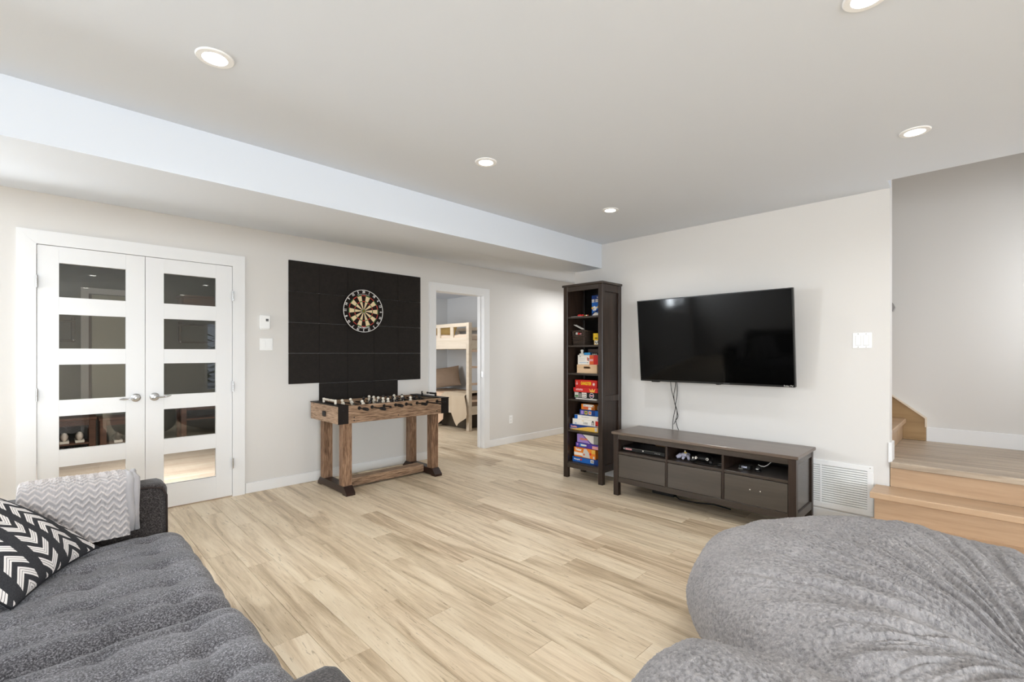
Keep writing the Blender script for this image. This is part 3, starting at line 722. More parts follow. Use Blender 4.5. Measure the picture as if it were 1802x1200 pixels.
for z in SH: bx(BX0 + .012, BX1 - .014, BY0 + .030, BY1 - .030, z - .019, z, b=.002).build('shelf', BLACKBROWN_H, t)

# ---- board games; front faces -X; helper draws flat print on the front
def printed(y0, y1, z0, z1, x, mat, parent, name='print'):
    return bx(x - .0007, x + .0005, min(y0, y1), max(y0, y1), z0, z1).build(name, mat, parent)
def carton(name, label, cat, x, y0, y1, z0, z1, mat, depth=.2, group='board games in the bookcase', lid=None):
    t = thing(name, label, cat, ((x + depth / 2), (y0 + y1) / 2, z0), group)
    if lid: 
        zs = z0 + (z1 - z0) * lid
        bx(x + .002, x + depth - .002, y0 + .002, y1 - .002, z0, zs + .001, b=.001).build('tray', mat[1], t); bx(x, x + depth, y0, y1, zs, z1, b=.0015).build('lid', mat[0], t)
    else: bx(x, x + depth, y0, y1, z0, z1, b=.0015).build('carton', mat if not isinstance(mat, tuple) else mat[0], t)
    return t
def ink(s, r, g, b): return M('ink_' + s, srgb(r, g, b), .5, .3)
RED = ink('red', 206, 46, 34); RED2 = ink('red_two', 196, 40, 38); YEL = ink('yellow', 240, 200, 40); WHT = ink('white', 238, 232, 222); BLU = ink('blue', 28, 96, 178)
DBL = ink('deep_blue', 20, 58, 128); NAVY = ink('navy', 22, 24, 70); BLK = ink('black', 24, 22, 22); ORG = ink('orange', 228, 128, 40); ORR = ink('orange_red', 218, 96, 52)
PUR = ink('purple', 84, 58, 150); LIL = ink('lilac', 170, 140, 206); CYN = ink('cyan', 60, 150, 205); GRY = ink('grey', 150, 148, 140); PNK = ink('pink', 226, 160, 160); GOLD = ink('gold', 226, 180, 78); LGRY = ink('pale_grey', 205, 200, 192); TEAL = ink('teal', 40, 110, 140); GRN = ink('green', 70, 120, 70)
def lab(s, y, z, x, size, mat, parent, squash=1.0, bold=.0006): return text(s, size, mat, (x - .0009, y, z), (0, -1, 0), (0, 0, 1), parent, 'lettering', .0003, squash=squash, bold=bold)
def disc(y, z, x, r, mat, parent, name='emblem', n=16): return MB().cyl((x - .0012, y, z), (x, y, z), r, n).build(name, mat, parent)
# shelf 1 (top): tall blue game box, papers, red toy
x = 3.92; b = carton('board_game', 'tall blue game box standing upright on the top shelf of the bookcase', 'board game', x, 2.690, 2.803, 1.6535, 1.865, BLU, .155)
printed(2.690, 2.803, 1.80, 1.8645, x, DBL, b); printed(2.691, 2.802, 1.733, 1.752, x, CYN, b); lab('Super', 2.715, 1.843, x, .022, WHT, b)
for yy in (2.785, 2.742):
    for q in range(3): printed(yy - .016, yy + .016, 1.796 + q * .011, 1.803 + q * .011, x - .0004, WHT, b)
for q, (yy, zz, r) in enumerate(((2.793, 1.738, .012), (2.770, 1.744, .014), (2.748, 1.738, .012), (2.725, 1.745, .011), (2.76, 1.722, .011), (2.778, 1.717, .009))): disc(yy, zz, x - .0006, r, WHT if q % 3 else GOLD, b, 'printed_figure', 10)
MB().prism([(2.80, 1.668), (2.80, 1.682), (2.692, 1.735), (2.692, 1.722)], 0, x - .0016, x).build('diagonal_band', NAVY, b)
MB().prism([(2.80, 1.655), (2.698, 1.657), (2.715, 1.68), (2.765, 1.700)], 0, x - .0016, x).build('printed_peak', WHT, b)
p = bx(3.85, 4.0, 2.88, 3.015, 1.6535, 1.659, b=.0008).build('papers', WHT); tag(p, 'thin stack of white papers lying on the top shelf of the bookcase', 'papers')
r_ = thing('toy', 'small red toy lying on white papers on the top shelf', 'toy', (3.92, 2.95, 1.659)); MB().sphere((3.93, 2.955, 1.673), .028, 14, 8, (1, 1.1, .5)).build('toy_body', RED2, r_, smooth=True); MB().sphere((3.93, 2.92, 1.672), .012, 10, 6).build('toy_head', RED, r_, smooth=True)
m = MB()
for q in range(3): pass
r_ = thing('toy', 'row of tiny pale game pieces beside the tall blue box on the top shelf', 'game pieces', (3.9, 2.84, 1.653)); 
for q, yy in enumerate((2.862, 2.846, 2.83)): MB().lathe([(0, 0), (.007, 0), (.004, .010), (.006, .016), (0, .021)], (3.89, yy, 1.653), (0, 0, 1), 10).build('piece', (GOLD, WHT, ORR)[q], r_, smooth=True)
# shelf 2: wicker basket, cables, yellow boxes
def basket():
    t = thing('basket', 'dark woven basket with a handle hole on the second bookcase shelf', 'basket', (3.98, 2.955, 1.363))
    WK = M('dark_wicker', srgb(66, 54, 46), .7, .3)
    x0, x1, y0, y1, z0, z1 = 3.875, 4.075, 2.862, 3.022, 1.366, 1.512
    bx(x0 + .008, x1 - .008, y0 + .010, y1 - .010, z0, z0 + .006).build('basket_base', WK, t)
    n = 11
    for j in range(n):
        z = z0 + .008 + (z1 - z0 - .016) * j / (n - 1); gx = .010 * (1 - j / (n - 1))
        pts = []; N = 44
        for i in range(N):
            s_ = i / N * 4; e = int(s_); f = s_ - e
            cs = [(x0 + gx, y0 + gx), (x1 - gx, y0 + gx), (x1 - gx, y1 - gx), (x0 + gx, y1 - gx)]
            a, b2 = cs[e], cs[(e + 1) % 4]; nx, ny = [(0, -1), (1, 0), (0, 1), (-1, 0)][e]
            o_ = .0035 * (1 if (i + j) % 2 else -1)
            pts.append((a[0] + (b2[0] - a[0]) * f + nx * o_, a[1] + (b2[1] - a[1]) * f + ny * o_, z))
        if j in (8, 9):
            pts = [p for p in pts if not (p[0] < x0 + .02 and 2.90 < p[1] < 2.985)]
            k0 = max(range(len(pts)), key=lambda q: (Vector(pts[q]) - Vector(pts[q - 1])).length); pts = pts[k0:] + pts[:k0]
            MB().tube(pts, .0075, 6).build('weave_strand', WK, t, smooth=True)
        else: MB().tube(pts, .0075, 6, closed=True).build('weave_strand', WK, t, smooth=True)
    cs = [(x0, y0), (x1, y0), (x1, y1), (x0, y1)]
    MB().tube([(c[0] + (n_[0] - c[0]) * f, c[1] + (n_[1] - c[1]) * f, z1 - .002) for c, n_ in zip(cs, cs[1:] + cs[:1]) for f in (.04, .5, .96)], .0085, 8, closed=True).build('rim', WK, t, smooth=True)
    return t
basket()
for q, (yy, mt, l) in enumerate(((2.978, WHT, 'white'), (2.952, RED, 'red'), (2.925, PNK, 'pink'))):
    o = MB().box(3.895, 3.93, yy - .011, yy + .011, 1.373, 1.497 - .003 * q, b=.003).build('toy', mt); tag(o, l + ' toy block inside the dark woven basket, seen through its handle hole', 'toy', 'toys inside the basket')
cb = thing('game_stand', 'white folding plastic stand lying slanted on the dark woven basket', 'stand', (3.93, 3.0, 1.5135))
for q in range(3): MB().box(-.003, .003, -.055, .055, -.003, .003).build('bar', WHT, cb, local=True).location = (q * .02 - .02, -.02 * q * .0, .004 + q * .001)
MB().box(-.03, .03, -.004, .004, -.003, .003).build('cross_bar', WHT, cb, local=True).location = (0, .012, .006)
MB().box(-.03, .03, -.004, .004, -.003, .003).build('cross_bar', WHT, cb, local=True).location = (0, -.03, .006)
cb.rotation_euler = (math.radians(26), 0, .1); cb.location = (3.93, 2.972, 1.549)
x = 3.92
b = carton('card_box', 'small patterned cream card box under the yellow box on the second shelf', 'card box', x, 2.688, 2.776, 1.3635, 1.413, GOLD, .10); printed(2.70, 2.768, 1.370, 1.408, x, WHT, b)
for q in range(4): printed(2.708 + q * .016, 2.716 + q * .016, 1.376 + .008 * (q % 2), 1.392 + .008 * (q % 2), x - .0005, BLK, b)
b = carton('card_box', 'small bright yellow box on the second shelf, stacked on a patterned box', 'card box', x, 2.690, 2.786, 1.4135, 1.482, YEL, .10)
printed(2.735, 2.765, 1.428, 1.438, x, BLK, b); disc(2.712, 1.442, x, .008, BLK, b); printed(2.69, 2.785, 1.46, 1.464, x, GOLD, b)
# shelf 3: wooden crate, white box, small things on it
CR = wood('crate_pine', (srgb(206, 168, 128), srgb(224, 190, 152), srgb(236, 206, 172)), 1, .8, .55, .3)
t = thing('crate', 'pale wooden crate with a slot handle at the bottom of the third shelf', 'crate', (3.97, 2.83, 1.078)); x = 3.868; y0, y1, z0, z1 = 2.702, 2.950, 1.0785, 1.164
m = MB(); m.box(x, x + .009, y0, y1, z0, z0 + .046); m.box(x, x + .009, y0, 2.783, z0 + .046, z0 + .066); m.box(x, x + .009, 2.867, y1, z0 + .046, z0 + .066); m.box(x, x + .009, y0, y1, z0 + .066, z1); m.build('front_board', CR, t)
bx(x + .19, x + .199, y0, y1, z0, z1).build('back_board', CR, t); bx(x + .009, x + .19, y0, y0 + .008, z0, z1).build('end_board', CR, t); bx(x + .009, x + .19, y1 - .008, y1, z0, z1).build('end_board', CR, t); bx(x + .009, x + .19, y0 + .008, y1 - .008, z0, z0 + .006).build('bottom_board', CR, t)
x = 3.88; b = carton('game_box', 'white game box with a red end on top of the pale wooden crate', 'game box', x, 2.700, 2.949, 1.1645, 1.262, WHT, .17)
printed(2.700, 2.752, 1.1655, 1.2615, x, RED2, b); printed(2.752, 2.802, 1.1655, 1.2605, x, ORR, b); printed(2.756, 2.80, 1.200, 1.222, x - .0004, PNK, b)
for q, (yy, zz) in enumerate(((2.826, 1.22), (2.812, 1.215))): printed(yy - .005, yy + .005, zz - .014, zz + .018, x, RED if q == 0 else BLK, b); 
lab('GP', 2.918, 1.247, x, .014, GRY, b); printed(2.84, 2.93, 1.182, 1.186, x, CYN, b); printed(2.815, 2.835, 1.180, 1.188, x, GRY, b)
for q in range(4): printed(2.86, 2.935 - .01 * (q % 2), 1.20 + q * .009, 1.2025 + q * .009, x, LGRY, b)
o = thing('figurine', 'small cream figurine standing on the white game box of the third shelf', 'figurine', (3.92, 2.918, 1.262)); bx(3.90, 3.935, 2.890, 2.947, 1.2625, 1.278, b=.003).build('figurine_base', WHT, o); MB().lathe([(.014, 0), (.013, .02), (.017, .03), (.012, .04), (0, .041)], (3.918, 2.922, 1.2775), (0, 0, 1), 12).build('figurine_body', WHT, o, smooth=True)
o = bx(3.90, 3.96, 2.811, 2.884, 1.2625, 1.287, b=.002).build('eraser_box', CYN); tag(o, 'small blue box lying on the white game box of the third shelf', 'box')
o = thing('dice_case', 'small dark case with pale dice on the white box of the third shelf', 'case', (3.93, 2.75, 1.2625)); bx(3.905, 3.97, 2.715, 2.80, 1.2625, 1.283, b=.003).build('case_body', BLACK_PL, o)
for q in range(3): bx(3.900, 3.910, 2.730 + q * .02, 2.742 + q * .02, 1.264, 1.276, b=.001).build('dice', LGRY, o)
o = bx(3.99, 4.07, 2.70, 2.90, 1.2625, 1.325, b=.003).build('card_tin', M('brown_tin', srgb(84, 66, 58), .5)); tag(o, 'flat brown tin behind the figurine on the third shelf', 'tin')
# shelf 4: red boxes and black box
x = 3.85; b = carton('board_game', 'thin white game booklet under the black box on the fourth shelf', 'booklet', x, 2.695, 2.955, .8125, .822, WHT, .2)
x = 3.862; b = carton('board_game', 'black board game box with picture panels and a round emblem, below two red boxes', 'board game', x, 2.692, 2.982, .8225, .884, BLK, .22)
printed(2.925, 2.975, .828, .880, x, LGRY, b); printed(2.930, 2.970, .832, .852, x - .0005, GRN, b); printed(2.895, 2.915, .828, .872, x, GRY, b); printed(2.825, 2.885, .830, .880, x, WHT, b)
for q in range(6): printed(2.832 + .018 * (q % 3), 2.842 + .018 * (q % 3), .838 + .02 * (q // 3), .848 + .02 * (q // 3), x - .0005, BLK, b)
disc(2.762, .854, x, .027, WHT, b, 'emblem_ring', 24); disc(2.762, .854, x - .0006, .023, NAVY, b, 'emblem', 24); printed(2.742, 2.782, .848, .861, x - .0016, PNK, b)
x = 3.855; b = carton('board_game', 'red board game box with a crown print, in the middle of the fourth shelf stack', 'board game', x, 2.684, 2.986, .8845, .9295, (RED2, RED), .23, lid=.3)
for q in range(5): disc(2.945 - q * .017, .909 + .002 * (q % 2), x, .010, PNK, b, 'printed_script', 10)
MB().prism([(2.775, .890), (2.725, .890), (2.712, .927), (2.738, .905), (2.750, .927), (2.762, .905), (2.788, .927)], 0, x - .0014, x).build('printed_crown', GOLD, b)
x = 3.87; b = carton('board_game', 'red board game box with yellow capital lettering on top of the fourth shelf stack', 'board game', x, 2.704, 2.976, .930, 1.008, (RED, RED2), .2, lid=.25)
lab('GANGSTER', 2.838, .972, x, .044, YEL, b, .58, .0016); disc(2.952, .968, x, .013, PNK, b, 'printed_medallion'); disc(2.952, .988, x, .006, PNK, b, 'printed_medallion'); disc(2.742, .968, x, .016, PNK, b, 'printed_medallion'); disc(2.742, .968, x - .0006, .009, WHT, b, 'printed_medallion')
# shelf 5
x = 3.849; b = carton('board_game', 'long blue and yellow game box at the bottom of the fifth shelf stack', 'board game', x, 2.670, 3.036, .4945, .546, DBL, .24)
MB().prism([(3.03, .4955), (2.672, .4955), (2.672, .5455), (2.80, .5375)], 0, x - .0012, x).build('yellow_swoosh', GOLD, b); printed(2.685, 2.715, .503, .540, x - .0012, LGRY, b); lab('Scrabble', 2.975, .526, x - .001, .025, PNK, b, .9, .001); printed(2.93, 3.03, .505, .509, x - .001, LGRY, b)
x = 3.868; b = carton('puzzle_box', 'white jigsaw box reading 1000 on the fifth shelf', 'puzzle', x, 2.672, 3.008, .5465, .605, WHT, .22)
lab('1000', 2.845, .568, x, .030, GRY, b, 1.0); printed(2.672, 2.722, .552, .602, x, RED, b); printed(2.70, 2.718, .553, .563, x - .0005, BLK, b)
for yy in (2.762, 2.742): printed(yy - .004, yy + .004, .556, .592, x, BLK, b)
disc(2.752, .594, x, .008, BLK, b); printed(2.86, 2.89, .590, .594, x, GOLD, b); lab('Play', 2.965, .560, x, .012, CYN, b)
x = 3.872; b = carton('board_game', 'flat white game box with a blue end on the fifth shelf', 'board game', x, 2.672, 2.986, .6055, .646, WHT, .22)
printed(2.945, 2.9855, .607, .645, x, BLU, b); lab('SEQUENCE', 2.85, .628, x, .018, LGRY, b); printed(2.68, 2.700, .612, .634, x, LIL, b)
x = 3.89; b = carton('board_game', 'dark blue game box with picture squares on the fifth shelf', 'board game', x, 2.672, 2.932, .6465, .703, DBL, .2)
printed(2.672, 2.74, .648, .702, x, BLU, b)
for q, mt in enumerate((LIL, GOLD, LGRY)): printed(2.882 - q * .048, 2.918 - q * .048, .656, .692, x, mt, b)
disc(2.853, .675, x - .0005, .012, GRN, b); disc(2.803, .675, x - .0005, .011, ORR, b)
x = 3.90; b = carton('board_game', 'orange and white game box on top of the fifth shelf stack', 'board game', x, 2.756, 2.920, .7035, .760, ORG, .17)
printed(2.765, 2.895, .735, .758, x, WHT, b); printed(2.805, 2.89, .712, .734, x, ORR, b); printed(2.795, 2.83, .706, .73, x - .0006, WHT, b); lab('Uno', 2.878, .746, x - .0004, .016, GRY, b)
for q in range(3): disc(2.772, .712 + q * .015, x - .0004, .006, BLK, b, 'printed_dot', 8)
o = carton('card_box', 'small grey card box beside the orange box on the fifth shelf', 'card box', 3.93, 2.690, 2.742, .7035, .748, GRY, .09)
# shelf 6 (bottom)
x = 3.862; b = carton('board_game', 'flat blue game box lying at the bottom of the lowest shelf', 'board game', x, 2.672, 3.003, .1645, .215, DBL, .23)
printed(2.735, 3.0025, .166, .214, x, BLU, b); printed(2.737, 2.775, .178, .210, x - .0006, WHT, b); lab('Monopoly', 2.945, .192, x - .0006, .020, WHT, b, .9, .001); disc(2.892, .195, x - .0006, .011, RED, b)
for q in range(3): printed(2.742 + q * .01, 2.747 + q * .01, .182, .205, x - .0012, BLK, b)
x = 3.872; b = carton('board_game', 'orange game box with a white picture on the lowest shelf', 'board game', x, 2.724, 2.992, .2155, .312, ORG, .2)
printed(2.88, 2.99, .232, .262, x, WHT, b); lab('Twister', 2.935, .290, x, .034, WHT, b, .72, .0016); MB().prism([(2.885, .222), (2.79, .219), (2.80, .27), (2.835, .308), (2.865, .305)], 0, x - .0012, x).build('printed_picture', LGRY, b); disc(2.785, .262, x - .0008, .013, RED, b); disc(2.862, .248, x - .0016, .010, ORR, b); printed(2.727, 2.77, .27, .308, x - .0004, GOLD, b); printed(2.735, 2.752, .218, .245, x - .0006, LGRY, b)
x = 3.882; b = carton('board_game', 'deep purple game box between orange and white boxes on the lowest shelf', 'board game', x, 2.672, 2.976, .3125, .360, PUR, .2)
printed(2.86, 2.925, .325, .353, x, CYN, b, 'printed_cloud'); printed(2.84, 2.91, .332, .347, x - .0006, WHT, b, 'printed_cloud'); printed(2.70, 2.77, .316, .346, x, PNK, b, 'printed_cloud'); disc(2.955, .342, x, .012, LIL, b)
x = 3.90; b = carton('board_game', 'lilac and white game box with orange lettering on top of the lowest shelf stack', 'board game', x, 2.690, 2.972, .3605, .446, GRY, .17)
printed(2.765, 2.9715, .3615, .4455, x, WHT, b); MB().prism([(2.9715, .3615), (2.84, .3615), (2.80, .372), (2.905, .4455), (2.9715, .4455)], 0, x - .0012, x).build('lilac_panel', LIL, b); MB().prism([(2.80, .370), (2.772, .362), (2.81, .362), (2.91, .4455), (2.90, .4455)], 0, x - .0018, x).build('purple_edge', PUR, b)
lab('Labyrinth', 2.888, .400, x - .0014, .030, ORG, b, .85, .0014)

# ================================================================== MEDIA UNIT
t = thing('media_unit', 'long low black-brown media unit with three drawers below the television', 'media unit', (3.86, 1.63, 0))
SX0, SX1, SY0, SY1, SZ = 3.632, 4.095, .902, 2.360, .550
bx(SX0 - .013, SX1 + .008, SY0 - .015, SY1 + .015, SZ, SZ + .024, b=.004).build('top', wood('black_brown_top_sheen', (srgb(84, 70, 61), srgb(100, 86, 75), srgb(114, 100, 88)), 1, .8, .28, .6), t)  # top stain lightened, reflected light put into the colour
for y0, y1 in ((SY0, SY0 + .050), (SY1 - .050, SY1)):
    for x0, x1 in ((SX0, SX0 + .046), (SX1 - .046, SX1)): bx(x0, x1, y0, y1, 0, SZ, b=.003).build('post', BLACKBROWN, t)
    ya, yb = (y0 + .012, y0 + .022) if y0 == SY0 else (y1 - .022, y1 - .012)
    bx(SX0 + .045, SX1 - .045, ya, yb, .15, SZ - .005).build('side_panel', M('side_panel_gloss', srgb(62, 52, 46), .22, .6), t)
    ya, yb = (y0 + .002, y0 + .02) if y0 == SY0 else (y1 - .02, y1 - .002)
    for z0, z1 in ((.112, .17), (SZ - .045, SZ)): bx(SX0 + .045, SX1 - .045, ya, yb, z0, z1, b=.002).build('side_rail', BLACKBROWN_H, t)
yi0, yi1 = SY0 + .050, SY1 - .050; D1, D2 = (1.385, 1.403), (1.842, 1.860)
bx(SX0 + .003, SX0 + .022, yi0 - .001, yi1 + .001, .507, SZ, b=.002).build('front_rail', BLACKBROWN_H, t)
bx(SX0 + .003, SX0 + .022, yi0 - .001, yi1 + .001, .122, .170, b=.002).build('front_rail', BLACKBROWN_H, t)
for a, b2 in (D1, D2): bx(SX0 + .0035, SX1 - .03, a, b2, .1705, .5065, b=.0015).build('divider', BLACKBROWN, t)
bx(SX0 + .006, SX1 - .012, yi0 - .02, yi1 + .02, .376, .398, b=.002).build('shelf', BLACKBROWN_H, t)
bx(SX0 + .02, SX1 - .012, yi0 - .02, yi1 + .02, .135, .150).build('bottom_board', BLACKBROWN_H, t)
bx(SX1 - .014, SX1 - .006, yi0 - .02, yi1 + .02, .15, SZ - .05).build('back_panel', DARK_BACK, t)
DRW = wood('drawer_front', (srgb(58, 52, 46), srgb(68, 61, 54), srgb(78, 71, 63)), 1, .8, .3, .6)
for i, (a, b2) in enumerate(((yi0, D1[0]), (D1[1], D2[0]), (D2[1], yi1))):
    dr = bx(SX0 + .004, SX0 + .022, a + .0025, b2 - .0025, .1725, .372, b=.0015).build('drawer', DRW, t)
    if i == 0:
        for yy in (1.13, 1.20): MB().cyl((SX0 + .0025, yy, .285), (SX0 + .006, yy, .285), .0042, 10).build('screw_hole', WHT, dr)
    bx(SX0 + .03, SX1 - .06, a + .02, b2 - .02, .18, .33).build('drawer_box', DARK_BACK, dr)
# things in its open bays
t = thing('disc_player', 'slim black disc player in the left bay of the media unit', 'disc player', (3.83, 2.10, .3985)); x = 3.70
bx(x, x + .23, 1.895, 2.300, .402, .436, b=.003).build('case', BLACK_PL, t)
for yy in (1.93, 2.27): MB().cyl((x + .03, yy, .3985), (x + .03, yy, .403), .012, 10).build('foot', RUBBER, t)
for q in range(7): printed(2.212 + q * .0095, 2.219 + q * .0095, .412, .426, x, PNK, t, 'printed_mark')
printed(2.285, 2.297, .415, .422, x, WHT, t, 'printed_mark'); printed(2.095, 2.107, .417, .427, x, WHT, t, 'logo_mark')
for q in range(4): MB().cyl((x - .002, 1.985 - q * .014, .418), (x, 1.985 - q * .014, .418), .0025, 8).build('button', WHT, t)
bx(x - .001, x, 1.93, 2.30, .4295, .4305).build('trim_line', GRY, t)
o = thing('cable_box', 'brown cardboard box at the back of the media unit, behind the disc player', 'box', (3.99, 2.05, .437)); bx(3.955, 4.06, 1.99, 2.12, .3985, .47, b=.002).build('carton', M('kraft_card', srgb(130, 100, 70), .8), o)
def tube_s(pts, r, n=8): return MB().tube(pts, r, n)
t = thing('game_controller', 'pale grey game controller with yellow buttons in the middle bay', 'game controller', (3.75, 1.76, .398)); CG = M('controller_grey', srgb(176, 174, 190), .4)
MB().sphere((3.76, 1.745, .438), .04, 16, 10, (.9, 1.0, .45)).build('shell', CG, t, smooth=True)
MB().tube([(3.745, 1.772, .432), (3.73, 1.792, .420), (3.72, 1.802, .414)], [.022, .018, .012], 10).build('grip', CG, t, smooth=True)
MB().tube([(3.745, 1.718, .436), (3.725, 1.700, .422), (3.715, 1.694, .408)], [.016, .012, .009], 10).build('grip', CG, t, smooth=True)
MB().tube([(3.745, 1.745, .43), (3.72, 1.745, .418), (3.71, 1.745, .408)], [.014, .012, .009], 10).build('grip', CG, t, smooth=True)
for q in range(2): MB().sphere((3.742, 1.742 - q * .012, .458), .005, 8, 6).build('button', YEL, t, smooth=True)
MB().cyl((3.765, 1.75, .455), (3.765, 1.75, .470), .005, 8).build('thumb_stick', WHT, t)
t = thing('game_controller', 'black game controller with white pads and a looped cord in the middle bay', 'game controller', (3.75, 1.58, .398))
MB().sphere((3.75, 1.585, .4355), .062, 18, 10, (.75, 1.1, .5)).build('shell', BLACK_PL, t, smooth=True)
for s_ in (-1, 1):
    MB().tube([(3.74, 1.585 + s_ * .05, .430), (3.705, 1.585 + s_ * .072, .420), (3.69, 1.585 + s_ * .082, .412)], [.026, .018, .011], 10).build('grip', BLACK_PL, t, smooth=True)
    MB().cyl((3.707, 1.585 + s_ * .045, .440), (3.700, 1.585 + s_ * .045, .440), .010, 12).build('pad_ring', WHT, t); MB().cyl((3.703, 1.585 + s_ * .045, .440), (3.698, 1.585 + s_ * .045, .440), .006, 12).build('pad', BLACK_PL, t)
for yy in (1.652, 1.63): MB().box(3.692, 3.70, yy - .004, yy + .004, .430, .444).build('key', WHT, t)
MB().tube([(3.69, 1.65, .405), (3.675, 1.62, .404), (3.67, 1.56, .404), (3.68, 1.50, .404), (3.72, 1.48, .404), (3.76, 1.475, .404)], .003, 6).build('cord', BLACK_PL, t, smooth=True)
t = thing('remote_control', 'small black remote lying beside the black game controller in the middle bay', 'remote', (3.72, 1.44, .398)); bx(3.70, 3.84, 1.425, 1.462, .399, .418, b=.004).build('body', BLACK_PL, t); bx(3.72, 3.73, 1.435, 1.452, .418, .4195).build('button', GRY, t)
t = thing('clock', 'tiny black clock with white digits in the right bay of the media unit', 'clock', (3.75, 1.27, .398)); bx(3.745, 3.80, 1.235, 1.318, .3985, .430, b=.004).build('case', BLACK_PL, t); lab('1164', 1.277, .417, 3.745, .022, ink('digit', 225, 228, 245), t, .9); printed(1.285, 1.318, .400, .404, 3.744, GRY, t, 'trim_line')
t = thing('webcam', 'small round black gadget beside the tiny clock in the right bay', 'gadget', (3.76, 1.185, .398)); MB().sphere((3.765, 1.185, .421), .022, 14, 10).build('body', BLACK_PL, t, smooth=True); MB().cyl((3.765, 1.185, .3985), (3.765, 1.185, .405), .024, 14).build('foot', BLACK_PL, t); bx(3.741, 3.745, 1.177, 1.193, .415, .420).build('light_bar', WHT, t)
o = MB().tube([(3.80, 1.195, .440), (3.80, 1.18, .433), (3.80, 1.155, .432), (3.81, 1.135, .444), (3.83, 1.12, .462), (3.90, 1.10, .49), (4.05, 1.08, .50)], .003, 8).build('white_cable', WHT, smooth=True); tag(o, 'short white cable curving down at the back of the right bay', 'cable')
t = thing('power_strip', 'black power strip with a white plug on the floor under the media unit', 'power strip', (3.95, 2.08, 0))
bx(3.93, 3.985, 1.93, 2.14, 0.001, .034, b=.004).build('body', BLACK_PL, t); bx(3.935, 3.97, 2.10, 2.135, .034, .058, b=.004).build('plug', WHT, t)
MB().tube([(3.95, 1.93, .015), (3.90, 1.86, .006), (3.92, 1.72, .006), (3.98, 1.60, .006), (3.95, 1.45, .006)], .005, 8).build('cord', BLACK_PL, t, smooth=True)

# ================================================================== TELEVISION
t = thing('television', 'large black wall-mounted television tilted forward above the media unit', 'television', (4.0, 1.6475, 1.02))
tw, th = 1.298, .754
SCR = NT('tv_screen'); SCR.set(srgb(5, 5, 5), .07, .11); SCR = SCR.m
BEZ = M('tv_bezel', srgb(14, 14, 14), .3, .4)
bx(0, .038, -tw / 2, tw / 2, 0, th, b=.003).build('chassis', BEZ, t, local=True)
bx(-.0012, .001, -tw / 2 + .008, tw / 2 - .008, .016, th - .008).build('screen', SCR, t, local=True)
bx(.038, .075, -.40, .40, .08, .48, b=.012).build('rear_housing', BEZ, t, local=True)
MB().cyl((.012, -.075, -.004), (.012, -.075, .004), .022, 16).build('sensor', BEZ, t, local=True); bx(.004, .03, .46, .54, -.008, .002, b=.003).build('foot_socket', BEZ, t, local=True)
ROOT[t] = (0, 0, 0)
text('Roku TV', .018, LGRY, (-.0016, -tw / 2 + .045, .010), (0, -1, 0), (0, 0, 1), t, 'lettering', .0003)
printed(-.17, -.12, .0065, .0105, -.0008, ink('dim_logo', 96, 96, 96), t, 'logo_mark')
t.rotation_euler = (0, math.radians(-5.3), 0)
mt = thing('tv_bracket', 'black steel wall bracket hidden behind the television', 'bracket', (4.10, 1.65, 1.2)); bx(XW - .012, XW, 1.35, 1.95, 1.22, 1.5, b=.002).build('wall_plate', BLACK_MET, mt)
for yy in (1.45, 1.85): bx(4.085, XW - .01, yy - .015, yy + .015, 1.25, 1.47, b=.002).build('arm', BLACK_MET, mt)
cx_ = XW - .045
def yz(u): return u
for pts, l in ((((2.045, 1.02), (2.040, .95), (2.018, .88), (2.000, .82), (1.985, .76), (1.985, .70), (1.992, .66), (1.975, .60), (1.968, .575)), 'dark cable hanging from the television, ending on the right'),
               (((2.002, 1.02), (2.012, .96), (2.020, .90), (2.012, .83), (2.006, .78), (2.020, .72), (2.028, .65), (2.030, .575)), 'dark cable hanging from the television, ending on the left'),
               (((2.001, 1.02), (1.998, .93), (2.003, .85), (2.010, .80), (1.998, .74), (1.992, .69), (2.010, .655), (2.028, .62)), 'short dark cable crossing between two longer ones below the television')):
    k = [Vector((cx_ + .006 * math.sin(i * 1.7), y, z)) for i, (y, z) in enumerate(pts)]; sm = []; k = [p + Vector((.017 * ('left' in l) + .034 * ('short' in l) - .01, 0, 0)) for p in k]
    for i in range(len(k) - 1):
        p0, p1, p2, p3 = k[max(i - 1, 0)], k[i], k[i + 1], k[min(i + 2, len(k) - 1)]
        for j in range(4):
            a = j / 4; sm.append(.5 * ((2 * p1) + (p2 - p0) * a + (2 * p0 - 5 * p1 + 4 * p2 - p3) * a * a + (3 * p1 - p0 - 3 * p2 + p3) * a ** 3))
    sm.append(k[-1]); o = MB().tube(sm, .0032, 6).build('cable', BLACK_PL, smooth=True); tag(o, l, 'cable')
